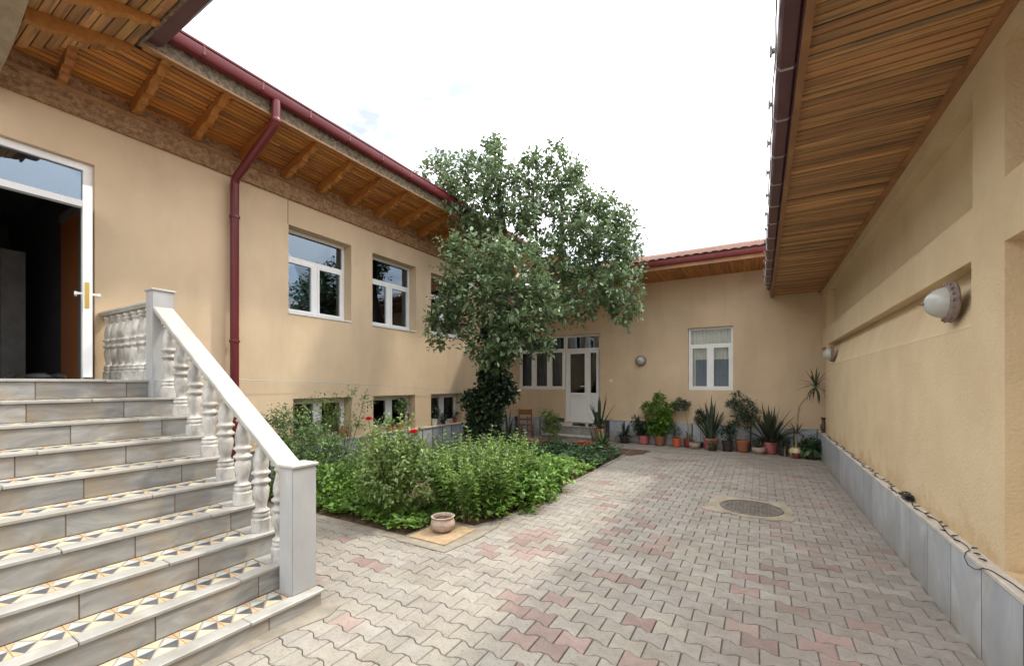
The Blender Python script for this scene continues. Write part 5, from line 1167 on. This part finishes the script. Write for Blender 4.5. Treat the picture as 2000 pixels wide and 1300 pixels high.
# ------------------------------------------------------------------ clay bowl on a board
tag(MB().box(-.24, .24, -.27, .27, 0, .014, bev=.003).build('wooden_board', M['board']), 'stained square board lying on the corner of the garden bed', 'board').location = (-2.90, 3.49, .006)
e = empty('clay_bowl', (-2.93, 3.52, .021), label='patterned grey clay bowl filled with soil standing on the board', cat='bowl')
child('bowl_body', MB().lathe([(.075, 0), (.105, .02), (.128, .06), (.130, .09), (.118, .125), (.112, .135), (.122, .148), (.126, .158), (.118, .162), (.105, .155), (.098, .125)], 32), M['clay'], e, True)
child('bowl_soil', MB().lathe([(.104, .13), (.05, .138), (0, .14)], 24, cap=False), M['soil'], e)

# ------------------------------------------------------------------ chair, logs, shoes
e = empty('chair', (-5.62, 10.35, .02), rz=R(200), label='old brown wooden chair standing by the far wall behind the tree', cat='chair')
child('seat', MB().box(-.2, .2, -.2, .2, .42, .45, bev=.006), M['chairwood'], e)
for sx in (-1, 1):
    child('leg', MB().tube([(sx * .17, -.17, 0), (sx * .165, -.165, .42)], .018, 6), M['chairwood'], e)
    child('leg', MB().tube([(sx * .18, .21, 0), (sx * .17, .18, .43), (sx * .17, .24, .88)], .019, 6), M['chairwood'], e)
child('backrest', MB().box(-.16, .16, .215, .235, .72, .86).box(-.16, .16, .20, .22, .56, .62), M['chairwood'], e)
child('stretcher', MB().box(-.16, .16, -.175, -.16, .2, .23).box(-.175, -.16, -.16, .19, .25, .28).box(.16, .175, -.16, .19, .25, .28), M['chairwood'], e)
wg = 'pieces of firewood lying in a heap by the door steps'
spots = [(-5.1, 9.35, .06, 20, .30), (-5.05, 9.5, .06, -15, .34), (-5.12, 9.42, .15, 60, .3), (-4.95, 9.3, .05, 10, .3), (-5.25, 9.7, .07, 80, .32), (-4.85, 9.62, .06, 40, .28)]
lm = MB().tube([(-.5, 0, 0), (-.1, .02, .01), (.5, 0, 0)], [.16, .18, .15], 7).mesh('log', M['log'])
for i, (x, y, z, a, L_) in enumerate(spots):
    link('firewood_log', lm, None, loc=(x, y, z), rot=(rnd.uniform(0, 3), 0, R(a)), scale=(L_ * 1.3, L_ * 1.1, L_ * 1.1), label=['firewood piece lowest and nearest in the heap left of the door steps', 'firewood piece lying along the back of the heap', 'short firewood piece lying on top of the heap', 'rightmost near piece of the firewood heap', 'leftmost firewood piece turned towards the wall', 'rearmost right piece of the firewood heap'][i], cat='firewood', group=wg)
e = empty('clay_pot', (-4.62, 9.35, .1), rz=0, label='terracotta pot lying on its side beside the firewood', cat='pot'); e.rotation_euler = (R(80), 0, R(30)); child('pot', MB().lathe(pot_profile(.11, .18, 'std'), 20), M['terra'], e, True)
def shoe(x, y, z, a, label, m='black'):
    e = empty('shoe', (x, y, z), rz=R(a), label=label, cat='shoe', group='shoes left on the far door step')
    child('sole', MB().prism([(-.13, -.035), (-.1, -.042), (.0, -.032), (.08, -.045), (.13, -.03), (.14, 0), (.12, .035), (.05, .045), (-.02, .032), (-.1, .038), (-.135, .02)], 'xy', 0, .018), M['black'], e)
    child('upper', MB().lathe([(.0, -.13), (.03, -.125), (.04, -.09), (.035, -.03), (.042, .05), (.035, .11), (.0, .135)], 10, (0, 0, .036), axis='x', cap=False), M[m], e, True)
shoe(-4.28, 10.78, .45, 20, 'flat black shoe at the left of the door step'); shoe(-4.13, 10.75, .45, -30, 'black shoe just right of the leftmost one on the step')
shoe(-3.86, 10.82, .45, 60, 'black shoe beside the pale cloth on the step'); 
e = empty('dark_boots', (-3.80, 11.0, .45), label='pair of tall dark boots leaning at the right end of the door step', cat='boots')
for dx, t in ((-.05, .15), (.07, -.12)):
    child('boot', MB().tube([(dx, 0, .03), (dx + .01, .02, .15), (dx + t * .4, .03, .36)], [.05, .045, .055], 10).tube([(dx, .03, .04), (dx - .02, -.12, .035)], [.048, .035], 8), M['black'], e, True)
mb = MB(); n = 9; vs = [(-.14 + .28 * i / n, -.09 + .18 * j / n, .04 + .05 * math.sin(i * 1.1 + j) * math.sin(j * .9) + (.03 if 2 < i < 7 and 2 < j < 7 else 0)) for i in range(n + 1) for j in range(n + 1)]
mb.add(vs, [(i * (n + 1) + j, (i + 1) * (n + 1) + j, (i + 1) * (n + 1) + j + 1, i * (n + 1) + j + 1) for i in range(n) for j in range(n)])
tag(mb.build('crumpled_cloth', M['cloth'], None, True), 'crumpled pale cloth lying beside the dark boots', 'cloth').location = (-3.70, 10.82, .43)
# dark shoes on the entrance threshold
for i, (x, y, a) in enumerate([(-6.45, 1.42, 10), (-6.42, 1.28, 30), (-6.5, 1.1, -20)]):
    e = empty('slipper', (x, y, Z_(10) + .001), rz=R(a), label=['dark slipper nearest the open white door leaf', 'dark slipper in the middle of the entrance threshold', 'dark slipper furthest left on the entrance threshold'][i], cat='slipper', group='slippers at the entrance')
    child('upper', MB().lathe([(.0, -.13), (.03, -.125), (.04, -.06), (.04, .06), (.0, .13)], 8, (0, 0, .03), axis='x', cap=False), M['black'], e, True)
# tree beyond the right house (seen mirrored in the windows)
e = empty('tree', (7.5, 9.0, 0), label='round leafy tree standing behind the right house', cat='tree')
child('trunk', MB().tube([(0, 0, 0), (.1, 0, 3), (0, .1, 5.5)], [.16, .12, .06], 8), M['bark'], e, True)
foliage('crown', e, M['l_tree'], [(0, 0, 5.8), (.8, .3, 5.3), (-.8, .2, 5.4), (.2, .9, 6.2), (0, -.9, 5.5)], [1.0, .8, .8, .8, .8], 420, .5, 7, .22, up=.3)
bpy.context.view_layer.update()
print('objects', len(bpy.data.objects), 'tris', sum(len(m.polygons) for m in bpy.data.meshes))
